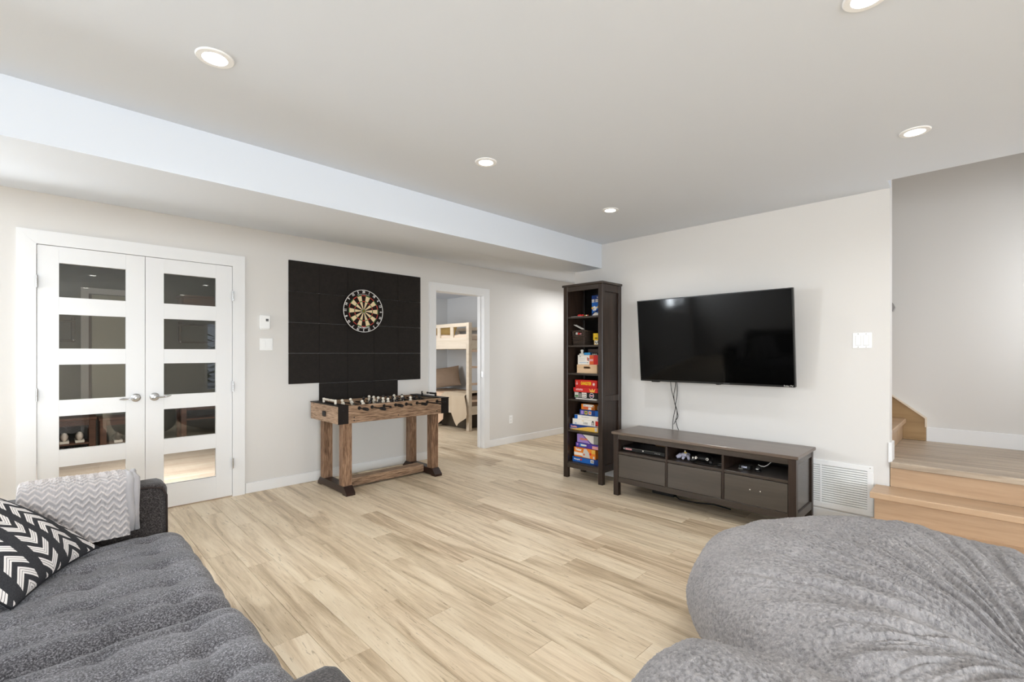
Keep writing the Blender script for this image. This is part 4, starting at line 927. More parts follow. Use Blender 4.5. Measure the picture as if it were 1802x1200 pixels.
# ================================================================== SOFT THINGS
import numpy as np
def vnoise(p, seed=0):
    """value noise on an (n,3) array, 0..1"""
    i = np.floor(p).astype(np.int64); f = p - i; f = f * f * (3 - 2 * f); out = np.zeros(len(p))
    for c in range(8):
        d = np.array([c & 1, c >> 1 & 1, c >> 2 & 1]); q = i + d
        h = (q[:, 0] * 374761393 + q[:, 1] * 668265263 + q[:, 2] * 2147483647 + seed * 1274126177) & 0xffffffff
        h = ((h ^ (h >> 13)) * 1274126177) & 0xffffffff; h = (h ^ (h >> 16)) & 0xffffffff
        w = np.prod(np.where(d == 1, f, 1 - f), axis=1); out += w * (h / 4294967295.0)
    return out
def fbm(p, octv=3, seed=0):
    s = 0; a = 1; t = 0
    for k in range(octv): s = s + a * vnoise(p * (2.03 ** k) + 17.3 * k, seed + k); t += a; a *= .5
    return s / t
def grid_obj(name, P, mats, parent, closed_u=False, uv=None, local=False, smooth=True):
    """P: (nu, nv, 3) array"""
    nu, nv = P.shape[:2]; off = np.array((0, 0, 0) if parent is None or local else ROOT[parent])
    me = bpy.data.meshes.new(name); V = (P.reshape(-1, 3) - off)
    a = np.arange(nu * nv).reshape(nu, nv)
    if closed_u: a = np.vstack([a, a[:1]])
    F = np.stack([a[:-1, :-1], a[1:, :-1], a[1:, 1:], a[:-1, 1:]], -1).reshape(-1, 4)
    me.vertices.add(len(V)); me.vertices.foreach_set('co', V.ravel())
    me.loops.add(F.size); me.loops.foreach_set('vertex_index', F.ravel().astype(np.int32))
    me.polygons.add(len(F)); me.polygons.foreach_set('loop_start', np.arange(0, F.size, 4, dtype=np.int32))
    if uv is not None:
        l = me.uv_layers.new(name='UVMap'); l.data.foreach_set('uv', uv.reshape(-1, 2)[F.ravel()].ravel().astype(np.float32))
    me.materials.append(mats); me.update(calc_edges=True)
    if smooth: me.polygons.foreach_set('use_smooth', [True] * len(me.polygons))
    o = bpy.data.objects.new(name, me); C.objects.link(o)
    if parent is not None: o.parent = parent; ROOT[o] = (0, 0, 0) if local else ROOT[parent]
    return o
def cube_grid(n):
    """points of a cube surface as one welded set of quads via 6 grids; returns list of (n,n,3) in -1..1"""
    t = np.linspace(-1, 1, n); A, B = np.meshgrid(t, t, indexing='ij'); O = np.ones_like(A); r = []
    for ax in range(3):
        for s in (-1, 1):
            g = [None] * 3; g[ax] = O * s; u, w = ((ax + 1) % 3, (ax + 2) % 3) if s > 0 else ((ax + 2) % 3, (ax + 1) % 3)
            g[u] = A; g[w] = B; r.append(np.stack(g, -1))
    return r
def soft_box(name, lo, hi, r, mat, parent, fn=None, n=40, local=False):
    """rounded block; fn(points, normals) -> moved points"""
    lo = np.array(lo, float); hi = np.array(hi, float); c = (lo + hi) / 2; h = (hi - lo) / 2; vs = []; fs = []; o = 0
    for g in cube_grid(n):
        p = g * h; inner = np.clip(p, -(h - r), h - r); d = p - inner; L = np.linalg.norm(d, axis=-1, keepdims=True); nn = d / np.maximum(L, 1e-9)
        q = inner + nn * r; q = q.reshape(-1, 3); nn = nn.reshape(-1, 3)
        if fn: q = fn(q + c, nn) - c
        vs.append(q + c); a = np.arange(n * n).reshape(n, n) + o; o += n * n
        fs.append(np.stack([a[:-1, :-1], a[1:, :-1], a[1:, 1:], a[:-1, 1:]], -1).reshape(-1, 4))
    V = np.vstack(vs); F = np.vstack(fs); off = np.array((0, 0, 0) if parent is None or local else ROOT[parent])
    me = bpy.data.meshes.new(name); me.from_pydata((V - off).tolist(), [], F.tolist()); me.materials.append(mat)
    bm = bmesh.new(); bm.from_mesh(me); bmesh.ops.remove_doubles(bm, verts=bm.verts, dist=1e-5); bmesh.ops.recalc_face_normals(bm, faces=bm.faces); bm.to_mesh(me); bm.free()
    me.polygons.foreach_set('use_smooth', [True] * len(me.polygons)); o = bpy.data.objects.new(name, me); C.objects.link(o)
    if parent is not None: o.parent = parent; ROOT[o] = (0, 0, 0) if local else ROOT[parent]
    return o
def tweed(name, a, b, c):
    n = NT(name); v = n.obj()
    f1 = n.noise(n.mapping(v, (1, 1, 1)), 210, 3, .75); f2 = n.noise(v, 7, 3)
    f = n.math('ADD', n.math('MULTIPLY', f1, .85), n.math('MULTIPLY', f2, .15))
    n.set(n.ramp(f, [(.36, a), (.5, b), (.66, c)]), .95, .12, **{'Sheen Weight': .25, 'Sheen Roughness': .5}); n.bump(f1, .5, .004); return n.m
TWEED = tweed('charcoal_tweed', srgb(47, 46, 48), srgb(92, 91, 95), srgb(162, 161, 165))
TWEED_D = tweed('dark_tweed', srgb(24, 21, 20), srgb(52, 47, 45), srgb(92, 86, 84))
PIPE = M('sofa_piping', srgb(56, 48, 45), .9, .1)

sofa = thing('sofa', 'charcoal tweed sofa with tufted seat cushions in the lower left corner', 'sofa', (-.1, 1.86, 0))
def tuft(y_seams, x_dimples):
    def fn(p, nn):
        q = p.copy(); top = np.clip((nn[:, 2] - .35) / .5, 0, 1) ** 1.0
        dy = np.min(np.abs(p[:, 1:2] - np.array(y_seams)[None, :]), axis=1)
        dx = np.min(np.abs(p[:, 0:1] - np.array(x_dimples)[None, :]), axis=1)
        seam = np.exp(-(dy / .020) ** 2) * .0065 + (1 - np.exp(-(dy / .075) ** 2)) * -.004
        yc = np.abs(p[:, 1] - (2.2975 if p[:, 1].mean() > 1.83 else 1.40)) / .46; seam = seam + np.clip(yc - .62, 0, 1) ** 2 * .16 - .010
        sx = np.exp(-(dx / .022) ** 2) * .004
        dim = np.exp(-((dy / .030) ** 2 + (dx / .034) ** 2)) * .014
        w = (fbm(p * 7.0, 2, 3) - .5) * .020
        q[:, 2] -= top * (seam + dim + sx + w)
        front = np.clip(nn[:, 0], 0, 1); q[:, 0] += front * (np.exp(-(dy / .05) ** 2) * -.008 + .006)
        return q
    return fn
XD = [.315, .10, -.12, -.34]
soft_box('seat_cushion', (-.52, 1.838, .205), (.468, 2.795, .436), .088, TWEED, sofa, tuft([2.645, 2.462, 2.278, 2.098, 1.95], XD), 96)
soft_box('seat_cushion', (-.52, .968, .205), (.480, 1.832, .436), .088, TWEED, sofa, tuft([1.72, 1.55, 1.39, 1.22, 1.08], XD), 96)
def armfn(p, nn):
    q = p + (fbm(p * 5.0, 2, 9) - .5)[:, None] * nn * .008; return q
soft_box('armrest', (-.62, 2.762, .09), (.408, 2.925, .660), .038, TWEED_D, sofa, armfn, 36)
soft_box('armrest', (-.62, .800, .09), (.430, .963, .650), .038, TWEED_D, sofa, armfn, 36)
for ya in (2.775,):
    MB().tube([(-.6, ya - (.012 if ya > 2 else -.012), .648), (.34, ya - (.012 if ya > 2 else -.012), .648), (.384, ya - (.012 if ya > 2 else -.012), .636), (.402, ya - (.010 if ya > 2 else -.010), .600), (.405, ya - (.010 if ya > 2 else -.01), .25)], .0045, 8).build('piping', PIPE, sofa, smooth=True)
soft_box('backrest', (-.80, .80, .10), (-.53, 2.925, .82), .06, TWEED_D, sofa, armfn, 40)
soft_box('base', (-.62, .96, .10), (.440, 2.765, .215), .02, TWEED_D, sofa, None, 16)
for x in (-.66, .36):
    for y in (.87, 2.85): MB().cyl((x, y, 0), (x, y, .1), .018, 12, .026).build('leg', BLACK_PL, sofa, smooth=True, angle=40)

# chevron cushion lying back on the sofa
def chevron_material():
    n = NT('chevron_cotton'); sep = n.new('ShaderNodeSeparateXYZ'); n.link(n.uv(), sep.inputs[0]); u, v = sep.outputs[0], sep.outputs[1]
    cu = n.math('MULTIPLY', n.math('ADD', u, .06), 4.1); ci = n.math('FLOOR', cu); s = n.math('SUBTRACT', cu, ci)
    a = n.math('ABSOLUTE', n.math('SUBTRACT', s, .5)); par = n.math('SUBTRACT', n.math('MULTIPLY', n.math('MODULO', n.math('ADD', ci, 20), 2.0), 2), 1)
    w = n.math('ADD', v, n.math('MULTIPLY', n.math('MULTIPLY', a, par), .24)); g = n.math('MULTIPLY', w, 9.0); gi = n.math('FRACT', g)
    ingrp = n.math('LESS_THAN', gi, .60); ln = n.math('FRACT', n.math('MULTIPLY', gi, 5.0)); line = n.math('LESS_THAN', ln, .80)
    incol = n.math('LESS_THAN', a, .33); spine = n.math('GREATER_THAN', a, .0)
    msk = n.math('MULTIPLY', n.math('MULTIPLY', ingrp, line), n.math('MULTIPLY', incol, spine))
    weave = n.noise(n.obj(), 420, 2, .6)
    dark = n.ramp(weave, [(.35, srgb(44, 44, 46)), (.65, srgb(66, 66, 69))])
    n.set(n.mix(msk, dark, srgb(232, 226, 222)), .9, .15); n.bump(n.math('ADD', n.math('MULTIPLY', msk, .8), n.math('MULTIPLY', weave, .2)), .5, .003); return n.m
CHEV = chevron_material()
N = 90; t_ = np.linspace(0, 1, N); U_, V_ = np.meshgrid(t_, t_, indexing='ij')
A_ = np.array((.152, 2.655, .456)); B_ = np.array((-.085, 2.203, .456)); ab = (B_ - A_) / np.linalg.norm(B_ - A_); hz = np.array((ab[1], -ab[0], 0)); ph = math.radians(37)
up_ = math.cos(ph) * hz + math.sin(ph) * np.array((0, 0, 1.0)); nrm = np.cross(up_, ab)
if nrm[2] < 0: nrm = -nrm
LN = np.linalg.norm(B_ - A_)
pin = 1 - .07 * (np.sin(PI * V_)); pin2 = 1 - .07 * np.sin(PI * U_)
uu = .5 + (U_ - .5) * pin; vv = .5 + (V_ - .5) * pin2
puff = (np.clip(4 * U_ * (1 - U_), 0, 1) ** .55) * (np.clip(4 * V_ * (1 - V_), 0, 1) ** .55)
base = A_ + uu[..., None] * LN * ab + vv[..., None] * LN * up_
wr = (fbm(np.stack([U_ * 5, V_ * 5, U_ * 0], -1).reshape(-1, 3), 3, 5).reshape(N, N) - .5) * .018
lift = nrm * .040
cush = thing('cushion', 'black square cushion with white chevron stripes lying back on the sofa', 'cushion', (-.2, 2.5, .43))
top = base + nrm * ((.082 + wr) * puff)[..., None] + lift * 0; bot = base - nrm * ((.028) * puff)[..., None]
for q_ in (top, bot, base): q_[..., 1] = np.where(q_[..., 1] > 2.635, 2.635 + (q_[..., 1] - 2.635) * .18, q_[..., 1])      # the cushion is pressed against the throw
uvp = np.stack([U_, V_], -1)
grid_obj('front_cover', top, CHEV, cush, uv=uvp); grid_obj('back_cover', bot[:, ::-1], M('cushion_back', srgb(48, 48, 52), .9, .15), cush)
edge = [tuple(base[i, 0]) for i in range(0, N, 4)] + [tuple(base[-1, j]) for j in range(0, N, 4)] + [tuple(base[i, -1]) for i in range(N - 1, 0, -4)] + [tuple(base[0, j]) for j in range(N - 1, 0, -4)]
MB().tube(edge, .0035, 6, closed=True).build('seam', M('cushion_seam', srgb(40, 40, 43), .9, .1), cush, smooth=True)

# folded throw blanket over the far armrest
def throw_material():
    n = NT('zigzag_fleece'); at = n.new('ShaderNodeAttribute'); at.attribute_name = 'ridge'; r = at.outputs['Fac']
    nz = n.noise(n.obj(), 28, 3); fz = n.noise(n.obj(), 420, 2, .7)
    f = n.math('ADD', n.math('MULTIPLY', r, .72), n.math('ADD', n.math('MULTIPLY', nz, .22), n.math('MULTIPLY', fz, .2)))
    n.set(n.ramp(f, [(.12, srgb(158, 154, 154)), (.5, srgb(182, 176, 174)), (.95, srgb(216, 205, 199))]), .95, .1, **{'Sheen Weight': .5, 'Sheen Roughness': .4}); n.bump(fz, .6, .004); return n.m
THROW = throw_material()
def throw_sheet(name, prof, x0, x1, parent, nx=220, ns=190, dr=.022, skew=0.0, rough=1.0):
    pr = np.array(prof, float); seg = np.linalg.norm(np.diff(pr, axis=0), axis=1); cum = np.concatenate([[0], np.cumsum(seg)])
    s = np.linspace(0, cum[-1], ns); Y = np.interp(s, cum, pr[:, 0]); Z = np.interp(s, cum, pr[:, 1])
    k = np.ones(9) / 9
    Yp = np.convolve(np.pad(Y, 4, 'edge'), k, 'valid'); Zp = np.convolve(np.pad(Z, 4, 'edge'), k, 'valid')
    dY = np.gradient(Yp); dZ = np.gradient(Zp); L = np.hypot(dY, dZ); nY, nZ = -dZ / L, dY / L
    x = np.linspace(x0, x1, nx); X_, S_ = np.meshgrid(x, s, indexing='ij')
    zz = np.abs(((X_ / .041 + .5) % 1.0) - .5) * 2; w = S_ / .0285 + zz * .82 + .25 * (fbm(np.stack([X_ * 9, S_ * 9, X_ * 0], -1).reshape(-1, 3), 2, 2).reshape(nx, ns) - .5)
    ridge = (1 - np.abs((w % 1.0) - .5) * 2) ** 2.2
    bulge = (fbm(np.stack([X_ * 6, S_ * 6, X_ * 0 + 3], -1).reshape(-1, 3), 2, 8).reshape(nx, ns) - .5) * .018
    fuzz = (vnoise(np.stack([X_ * 260, S_ * 260, X_ * 0], -1).reshape(-1, 3), 4).reshape(nx, ns) - .5) * .0055
    d = ridge * .0058 + bulge + fuzz
    e = np.clip(np.minimum(X_ - x0, x1 - X_) / .018, 0, 1); drop = (1 - np.sqrt(np.clip(1 - (1 - e) ** 2, 0, 1))) * dr
    d = d - drop
    P_ = np.stack([X_ + skew * (S_ - s[-1] * .5), Yp[None, :] + nY[None, :] * d, Zp[None, :] + nZ[None, :] * d], -1)
    o = grid_obj(name, P_, THROW, parent); at = o.data.attributes.new('ridge', 'FLOAT', 'POINT'); at.data.foreach_set('value', ridge.ravel().astype(np.float32)); return o
tb = thing('throw_blanket', 'pale grey zigzag-textured fleece throw folded over the far sofa armrest', 'blanket', (.1, 2.80, .42))
throw_sheet('top_layer', [(2.975, .46), (2.973, .62), (2.955, .695), (2.91, .722), (2.80, .728), (2.738, .715), (2.715, .67), (2.708, .55), (2.694, .462)][::-1], -.095, .262, tb)
throw_sheet('under_layer', [(2.950, .50), (2.948, .62), (2.935, .678), (2.89, .694), (2.80, .694), (2.750, .684), (2.740, .64), (2.738, .54), (2.738, .485)][::-1], -.075, .297, tb, 110, 120, .004)
# the two fold edges on the right hand side
fy = [(2.720, .478), (2.722, .55), (2.726, .66), (2.745, .703), (2.80, .713), (2.90, .708)]
MB().tube([(.262 + .006 * math.sin(i * 2.1), y, z) for i, (y, z) in enumerate(fy)], [.014, .016, .018, .018, .017, .016], 10).build('fold_edge', THROW, tb, smooth=True)
MB().tube([(.283 + .006 * math.sin(i * 2.6 + 1), y + .009, z - .002) for i, (y, z) in enumerate(fy)], [.010, .014, .017, .016, .016, .015], 10).build('fold_edge', THROW, tb, smooth=True)

# bean bags ---------------------------------------------------------------
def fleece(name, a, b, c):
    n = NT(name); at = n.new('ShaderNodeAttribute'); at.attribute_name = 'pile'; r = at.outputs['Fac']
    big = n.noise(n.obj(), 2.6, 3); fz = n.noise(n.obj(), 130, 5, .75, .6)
    f = n.math('ADD', n.math('MULTIPLY', r, .22), n.math('ADD', n.math('MULTIPLY', big, .36), n.math('MULTIPLY', fz, .52)))  # low pile coloured darker, crevice shade put into the colour
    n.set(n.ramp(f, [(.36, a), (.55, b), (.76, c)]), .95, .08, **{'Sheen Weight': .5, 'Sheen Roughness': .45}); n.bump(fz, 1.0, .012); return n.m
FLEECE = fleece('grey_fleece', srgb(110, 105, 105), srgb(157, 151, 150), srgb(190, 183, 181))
def bag(name, label, cat, c, rad, h, seed, tuftc, nu=1300, nv=430, zc=None, lean=0.0):
    """big floor cushion: squashed sphere with a pinched middle, radial creases and a fleece pile"""
    t = thing(name, label, cat, (c[0], c[1], 0)); a = np.linspace(0, 2 * PI, nu, endpoint=False); b = np.linspace(-PI / 2, PI / 2, 6001); pr_ = np.abs(np.cos(b)) ** np.where(b < 0, .80, .53) * rad; pz_ = h * .5 * np.sign(np.sin(b)) * np.abs(np.sin(b)) ** .8
    al = np.concatenate([[0], np.cumsum(np.hypot(np.diff(pr_), np.diff(pz_)))]); b = np.interp(np.linspace(0, al[-1], nv), al, b)
    A2, B2 = np.meshgrid(a, b, indexing='ij'); cb, sb = np.cos(B2), np.sin(B2)
    r = np.abs(cb) ** np.where(B2 < 0, .80, .53); z = np.sign(sb) * np.abs(sb) ** .80
    R0 = rad(A2) if callable(rad) else rad
    X_ = c[0] + r * R0 * np.cos(A2); Y_ = c[1] + r * R0 * np.sin(A2); Z_ = h * .5 * (1 + z)
    Z_ = np.where(Z_ < .06, .004 + Z_ * .93, Z_)
    tx, ty = tuftc; dx, dy = X_ - tx, Y_ - ty; dd = np.hypot(dx, dy); ang = np.arctan2(dy, dx); topm = np.clip((sb - .05) / .5, 0, 1)
    pinch = np.exp(-(dd / .22) ** 2) * .10 + np.exp(-(dd / .5) ** 2) * .05
    q = np.stack([np.cos(ang) * 6, np.sin(ang) * 6, dd * .8], -1).reshape(-1, 3)
    cre = fbm(q * 1.7, 3, seed).reshape(nu, nv); fall = np.exp(-((dd - .35) / .42) ** 2)
    crease = (1 - np.clip(np.abs(cre - .5) * 5, 0, 1)) * .030 * fall
    p3 = np.stack([X_, Y_, Z_], -1).reshape(-1, 3); lump = (fbm(p3 * 3.2, 3, seed + 3).reshape(nu, nv) - .5) * .07
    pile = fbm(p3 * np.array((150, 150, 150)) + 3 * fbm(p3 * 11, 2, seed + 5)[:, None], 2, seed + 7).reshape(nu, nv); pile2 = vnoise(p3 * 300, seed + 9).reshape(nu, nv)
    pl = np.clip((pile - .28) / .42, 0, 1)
    nx, ny, nz = np.cos(A2) * cb * .9, np.sin(A2) * cb * .9, sb; L = np.sqrt(nx * nx + ny * ny + nz * nz) + 1e-9
    d = lump + pl * .0036 + (pile2 - .5) * .0042
    side = np.clip(1 - np.abs(sb), 0, 1)
    X_ = X_ + nx / L * d; Y_ = Y_ + ny / L * d; Z_ = np.maximum(Z_ + nz / L * d * np.clip((sb + .6) * 2, 0, 1) - topm * (pinch + crease - .012) + lean * topm * 0, .003)
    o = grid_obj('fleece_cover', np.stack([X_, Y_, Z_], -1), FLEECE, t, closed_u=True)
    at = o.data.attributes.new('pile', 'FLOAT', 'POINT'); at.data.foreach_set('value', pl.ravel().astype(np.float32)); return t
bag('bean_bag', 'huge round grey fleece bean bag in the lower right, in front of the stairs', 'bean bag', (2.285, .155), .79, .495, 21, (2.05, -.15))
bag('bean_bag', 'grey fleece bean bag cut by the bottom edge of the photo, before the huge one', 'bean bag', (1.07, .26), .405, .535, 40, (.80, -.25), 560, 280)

# ================================================================== BEDROOM
BEDW = CREAMWOOD
bed = thing('bunk_bed', 'cream wooden bunk bed with slatted guard rail seen through the doorway', 'bunk bed', (5.4, 6.95, 0))
bx0, bx1, by0, by1 = 4.89, 5.94, 5.94, 7.95
for x in (bx0, bx1 - .07):
    for y in ((by0, by1 - .07) if x == bx0 else (by0,)): bx(x, x + .07, y, y + .07, 0, 1.788, b=.004).build('post', BEDW, bed)
for x in (bx0 + .004, bx1 - .032):
    bx(x, x + .028, by0 + .07, by1 - .07, 1.352, 1.495, b=.004).build('upper_side_rail', BEDW, bed)
    bx(x, x + .028, by0 + .07, by1 - .07, .26, .40, b=.004).build('lower_side_rail', BEDW, bed)
    bx(x, x + .028, by0 + .07, by1 - .07, 1.724, 1.786, b=.004).build('guard_rail', BEDW, bed)
    bx(x, x + .028, by0 + .07, by1 - .07, 1.495, 1.548, b=.003).build('guard_rail', BEDW, bed)
    for k in range(5): bx(x + .002, x + .026, by0 + .43 + k * .375, by0 + .51 + k * .375, 1.545, 1.727, b=.003).build('slat', BEDW, bed)
for y in (by0 + .004, by1 - .032):
    bx(bx0 + .07, bx1 - .07, y, y + .028, 1.352, 1.495, b=.004).build('end_rail', BEDW, bed); bx(bx0 + .07, bx1 - .07, y, y + .028, .26, .40, b=.004).build('end_rail', BEDW, bed)
bx(bx0 + .03, bx1 - .03, by0 + .03, by1 - .03, 1.375, 1.395).build('bed_base', BEDW, bed); bx(bx0 + .03, bx1 - .03, by0 + .03, by1 - .03, .30, .32).build('bed_base', BEDW, bed)
for z in (.49, .77, 1.05, 1.32): bx(bx0 + .07, 5.42, by0 - .002, by0 + .026, z - .018, z + .018, b=.003).build('ladder_rung', M('rung_wood', srgb(220, 192, 168), .5), bed)
bx(5.42, 5.47, by0 - .002, by0 + .04, 0, 1.788, b=.004).build('ladder_rail', BEDW, bed)
LIN = M('linen_cream', srgb(226, 206, 186), .9, .1, bump=.3, bscale=120); PEACH = M('linen_peach', srgb(224, 192, 164), .9, .1, bump=.3, bscale=120); TAN = M('linen_tan', srgb(160, 138, 118), .9, .1, bump=.25, bscale=140); BEIGE = M('linen_beige', srgb(198, 180, 156), .9, .1, bump=.2, bscale=200)
def mattress(name, label, z0, z1, mat, seed, amp):
    def f(p, nn):
        q = p.copy(); q += nn * ((fbm(p * np.array((9, 5, 9)), 3, seed) - .5) * amp)[:, None]; q[:, 2] = np.maximum(q[:, 2], z0); q[:, 0] = np.clip(q[:, 0], bx0 + .034, bx1 - .034); q[:, 1] = np.clip(q[:, 1], by0 + .072, by1 - .072); return q
    o = soft_box(name, (bx0 + .036, by0 + .074, z0), (bx1 - .036, by1 - .074, z1), .05, mat, None, f, 60); return tag(o, label, 'bedding')
mattress('mattress', 'cream rumpled bedding on the upper bunk behind the guard rail', 1.397, 1.60, LIN, 3, .05)
o = mattress('mattress', 'tan covered mattress on the lower bunk', .322, .56, TAN, 6, .02)
def pillow(name, label, c, sz, rot, mat, seed):
    n = 44; u = np.linspace(-1, 1, n); A2, B2 = np.meshgrid(u, u, indexing='ij'); pf = ((1 - A2 ** 2) ** .5) * ((1 - B2 ** 2) ** .5)
    sx = 1 - .06 * (1 - B2 ** 2); sy = 1 - .06 * (1 - A2 ** 2); w = (fbm(np.stack([A2 * 3, B2 * 3, A2 * 0], -1).reshape(-1, 3), 3, seed).reshape(n, n) - .5) * .035
    t = thing(name, label, 'pillow', c)
    f = np.stack([A2 * sx * sz[0] / 2, B2 * sy * sz[1] / 2, pf * (sz[2] / 2 + w)], -1); g = f.copy(); g[..., 2] = -pf * sz[2] / 2
    grid_obj('pillow_front', f, mat, t, local=True); grid_obj('pillow_back', g[:, ::-1], mat, t, local=True); t.rotation_euler = rot; return t
pillow('pillow', 'tan pillow leaning in the corner on the lower bunk', (5.60, 7.56, .80), (.62, .44, .17), (math.radians(62), math.radians(-8), math.radians(-40)), TAN, 2)
pillow('pillow', 'yellow-tan pillow standing on the upper bunk behind the guard rail', (5.30, 7.2, 1.70), (.6, .22, .13), (math.radians(62), 0, math.radians(-70)), M('linen_mustard', srgb(176, 146, 92), .9, .1), 4)
# comforter spilling over the near corner of the lower bunk
def drape(name, label, mat, y0, y1, prof, seed, hem, amp=.02, freq=16):
    nu, ns = 90, 110; pr = np.array(prof, float); seg = np.linalg.norm(np.diff(pr, axis=0), axis=1); cum = np.concatenate([[0], np.cumsum(seg)])
    v = np.linspace(0, 1, ns); y = np.linspace(y0, y1, nu); P_ = np.zeros((nu, ns, 3))
    for i, yy in enumerate(y):
        s = v * cum[-1] * hem((yy - y0) / (y1 - y0)); P_[i, :, 0] = np.interp(s, cum, pr[:, 0]); P_[i, :, 2] = np.interp(s, cum, pr[:, 1]); P_[i, :, 1] = yy
    vv = np.clip((v - .64) / .30, 0, 1)[None, :]; yy = y[:, None]
    wv = np.sin(yy * freq * 2 + 2 * np.sin(yy * 9 + seed)) * amp * vv
    P_[..., 0] -= wv; P_[..., 1] += np.cos(yy * freq + seed) * amp * .8 * vv + .04 * vv * (v[None, :] - .3) - (.16 * vv * (1 - (yy - y0) / (y1 - y0)) if 'ribbed' in label else 0)
    P_[..., 2] += (fbm(P_.reshape(-1, 3) * 7, 2, seed).reshape(nu, ns) - .5) * .03 * (1 - vv * .6)
    o = grid_obj(name, P_, mat, None); return tag(o, label, 'bedding')
drape('comforter', 'beige ribbed comforter hanging from the lower bunk to the floor', BEIGE, 6.03, 6.62, [(5.55, .60), (5.1, .612), (4.93, .61), (4.858, .565), (4.835, .40), (4.79, .20), (4.75, .03)], 3, lambda t: .80 + .20 * math.exp(-((t - .30) / .22) ** 2) - .15 * t, .018, 22)
drape('bed_sheet', 'peach sheet hanging below the beige comforter on the lower bunk', PEACH, 6.60, 7.02, [(5.2, .588), (4.93, .588), (4.872, .54), (4.862, .35), (4.84, .02)], 5, lambda t: .86 + .12 * math.sin(t * 5), .02, 15)
for y in (6.15, 6.95): tag(bx(5.0, 5.8, y, y + .7, .003, .24, b=.006).build('storage_box', M('storage_dark', srgb(58, 48, 34), .6)), 'dark storage box under the lower bunk, ' + ('at its near end' if y < 6.5 else 'behind the other one'), 'storage box')

# ================================================================== MUDROOM behind the glazed doors
WAL = wood('walnut_stain', (srgb(58, 36, 26), srgb(86, 56, 42), srgb(112, 76, 58)), 0, 1.0, .45, .4)
def bench(label, x0, x1, zt, zs, y0=7.33, y1=7.66):
    t = thing('shoe_bench', label, 'bench', ((x0 + x1) / 2, (y0 + y1) / 2, .002))
    bx(x0 - .01, x1 + .01, y0 - .01, y1, zt - .03, zt, b=.003).build('seat', WAL, t)
    for x in (x0, x1 - .06):
        for y in (y0, y1 - .06): bx(x, x + .06, y, y + .06, .002, zt - .03, b=.003).build('leg', WAL, t)
    bx(x0 + .06, x1 - .06, y0 + .01, y0 + .03, zt - .09, zt - .03).build('apron', WAL, t)
    for z in zs: bx(x0 + .005, x1 - .005, y0 + .01, y1 - .01, z - .018, z, b=.002).build('shelf', WAL, t)
    return t
bench('dark wooden shoe bench with white sneakers behind the left glazed door', -.55, .392, .535, (.245, .08))
bench('dark wooden bench right of the shoe bench, behind the left glazed door', .428, .99, .51, (.20,))
bench('dark wooden bench with one shelf, behind the right glazed door', 1.22, 2.15, .62, (.42, .06))
def shoe(label, x, y, z, mat, group):
    t = thing('sneaker', label, 'shoe', (x, y, z), group)
    n = 18; P_ = np.zeros((16, n, 3)); L_ = .25
    for j in range(n):
        s = j / (n - 1); w = .040 * (math.sin(PI * min(max(s * .94 + .03, 0), 1)) ** .35) * (.86 + .14 * s); hgt = .10 - .055 * max(0, (s - .35) / .65) ** .8 if s > .02 else .085
        if s > .94: hgt *= .75
        for i in range(16):
            a = 2 * PI * i / 16; P_[i, j] = (x + w * math.cos(a), y + s * L_, z + .022 + hgt * .5 + hgt * .5 * math.sin(a))
    P_[:, 0] = P_[:, 0].mean(0, keepdims=True) * .8 + P_[:, 0] * .2; P_[:, -1] = P_[:, -1].mean(0, keepdims=True) * .85 + P_[:, -1] * .15
    P_ = np.concatenate([np.repeat(P_[:, :1].mean(0, keepdims=True), 16, 0), P_, np.repeat(P_[:, -1:].mean(0, keepdims=True), 16, 0)], 1)
    grid_obj('upper', P_, mat, t, closed_u=True)
    MB().prism([(y + .0, x - .036) if False else (z, x - .038), (z, x + .038), (z + .026, x + .040), (z + .026, x - .040)], 1, y - .004, y + L_ + .004).build('sole', WHT, t)
    for q in range(3): MB().tube([(x - .022, y + .10 + q * .03, z + .108 - q * .012), (x, y + .10 + q * .03, z + .116 - q * .013), (x + .022, y + .10 + q * .03, z + .108 - q * .012)], .004, 6).build('lace', WHT, t)
SNK = M('sneaker_white', srgb(226, 216, 208), .6)
for k, x in enumerate((.125, .255)): shoe(('left' if k == 0 else 'right') + ' one of the white sneakers on the shoe bench behind the left glazed door', x, 7.36, .246, SNK, 'white sneakers on the shoe bench')
for k, x in enumerate((.10, .19, .29)): shoe(('leftmost', 'middle', 'rightmost')[k] + ' of the dark sneakers under the white ones on the shoe bench', x, 7.36, .081, M('sneaker_dark', srgb(60, 50, 46), .6), 'dark sneakers under the white ones')
for k, x in enumerate((.60, .75)): shoe(('left' if k == 0 else 'right') + ' one of the dark sneakers on the bench behind the left glazed door', x, 7.38, .201, M('sneaker_grey', srgb(80, 74, 70), .6), 'dark sneakers on the second bench')
def rack(label, x0, x1):
    t = thing('coat_rack', label, 'coat rack', ((x0 + x1) / 2, 7.66, 1.41))
    for x in (x0 + .02, x1 - .02):
        bx(x - .02, x + .02, 7.60, 7.70, 1.41, 1.71, b=.01).build('bracket', BLACKBROWN, t); MB().sphere((x, 7.585, 1.435), .012, 10, 8).build('knob', CHROME, t, smooth=True)
    for z in (1.43, 1.66): MB().cyl((x0, 7.60, z), (x1, 7.60, z),   .013, 10).build('rail', BLACKBROWN, t, smooth=True, angle=40)
rack('dark wooden wall coat rack seen through the left glazed door', -.6, .225); rack('dark wooden wall coat rack seen through the right glazed door', 1.235, 1.95)
t = thing('wall_cabinet', 'brown wall cabinet high behind the top pane of the right door', 'cabinet', (1.75, 7.55, 1.78)); bx(1.24, 2.25, 7.40, 7.699, 1.78, 2.02, b=.003).build('carcass', WAL, t); bx(1.225, 2.265, 7.385, 7.699, 2.02, 2.05, b=.003).build('cornice', WAL, t)
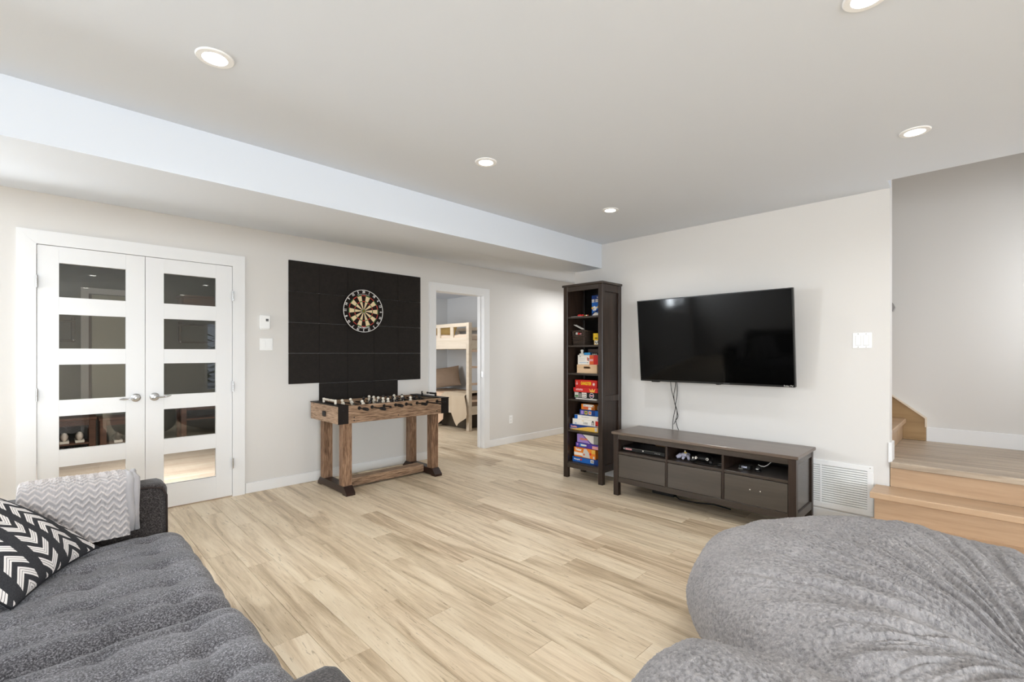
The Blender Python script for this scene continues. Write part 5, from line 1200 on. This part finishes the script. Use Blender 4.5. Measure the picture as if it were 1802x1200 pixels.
for a in (1.25, 1.75): bx(a, a + .485, 7.385, 7.40, 1.79, 2.01, b=.002).build('door', WAL, t)
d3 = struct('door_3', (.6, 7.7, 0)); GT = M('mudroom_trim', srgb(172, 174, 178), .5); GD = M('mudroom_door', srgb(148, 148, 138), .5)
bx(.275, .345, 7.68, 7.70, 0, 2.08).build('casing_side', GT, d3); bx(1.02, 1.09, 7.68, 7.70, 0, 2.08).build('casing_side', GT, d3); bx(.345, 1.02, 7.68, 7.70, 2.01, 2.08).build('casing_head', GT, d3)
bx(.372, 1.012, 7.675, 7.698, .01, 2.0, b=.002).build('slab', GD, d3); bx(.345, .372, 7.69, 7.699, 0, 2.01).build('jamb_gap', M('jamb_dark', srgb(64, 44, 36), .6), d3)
for z in (.5, 1.2, 1.78): MB().cyl((.36, 7.672, z - .03), (.36, 7.672, z + .03), .006, 8).build('hinge', CHROME, d3)

# ================================================================== OUTSIDE the window behind the camera (seen only mirrored in the door glass)
SNOW = M('snow', srgb(236, 238, 242), .8, .2, bump=.2, bscale=6)
g = bx(-30, 30, -40, -4.75, -.35, -.08); o = g.build('floor_snow', SNOW); o['kind'] = 'structure'
NEEDLE = M('conifer_green', srgb(56, 70, 50), .9, .1, var=.5, vscale=14)
def conifer(label, x, y, h, seed):
    t = thing('conifer', label, 'tree', (x, y, -.08), 'snowy conifers outside the window'); rr = random.Random(seed)
    MB().cyl((x, y, -.1), (x, y, h * .9), .13, 10, .03).build('trunk', M('bark', srgb(74, 60, 50), .9), t)
    f = MB(); sn = MB()
    for k in range(26):
        z = .25 + (h - .4) * k / 26; r = (h - z) * .23 + .1; n = 9
        for i in range(n):
            a = 2 * PI * (i + rr.random() * .6) / n; l = r * rr.uniform(.75, 1.1); w = .16 + .10 * r
            p = Vector((x, y, z + .12)); q = Vector((x + l * math.cos(a), y + l * math.sin(a), z - .18 * l)); sd = Vector((-math.sin(a), math.cos(a), 0)) * w; md = p.lerp(q, .55)
            b_ = f if rr.random() < .74 else sn; up = Vector((0, 0, .05))
            b_.add([p, md + sd, q, md - sd, md + up * 2], [(0, 1, 4), (1, 2, 4), (2, 3, 4), (3, 0, 4), (0, 3, 2, 1)])
    f.build('needles', NEEDLE, t, fix=False); sn.build('snow_load', SNOW, t, fix=False)
for k, (x, y, h) in enumerate(((3.0, -11.5, 5), (5.6, -12.5, 5.5), (8.4, -13, 5), (4.4, -16.5, 7), (-.6, -14, 5.5))):
    conifer(('tall', 'nearest', 'broad', 'farthest', 'leftmost')[k] + ' snowy conifer outside the window, mirrored in the glazed door', x, y, h, k)
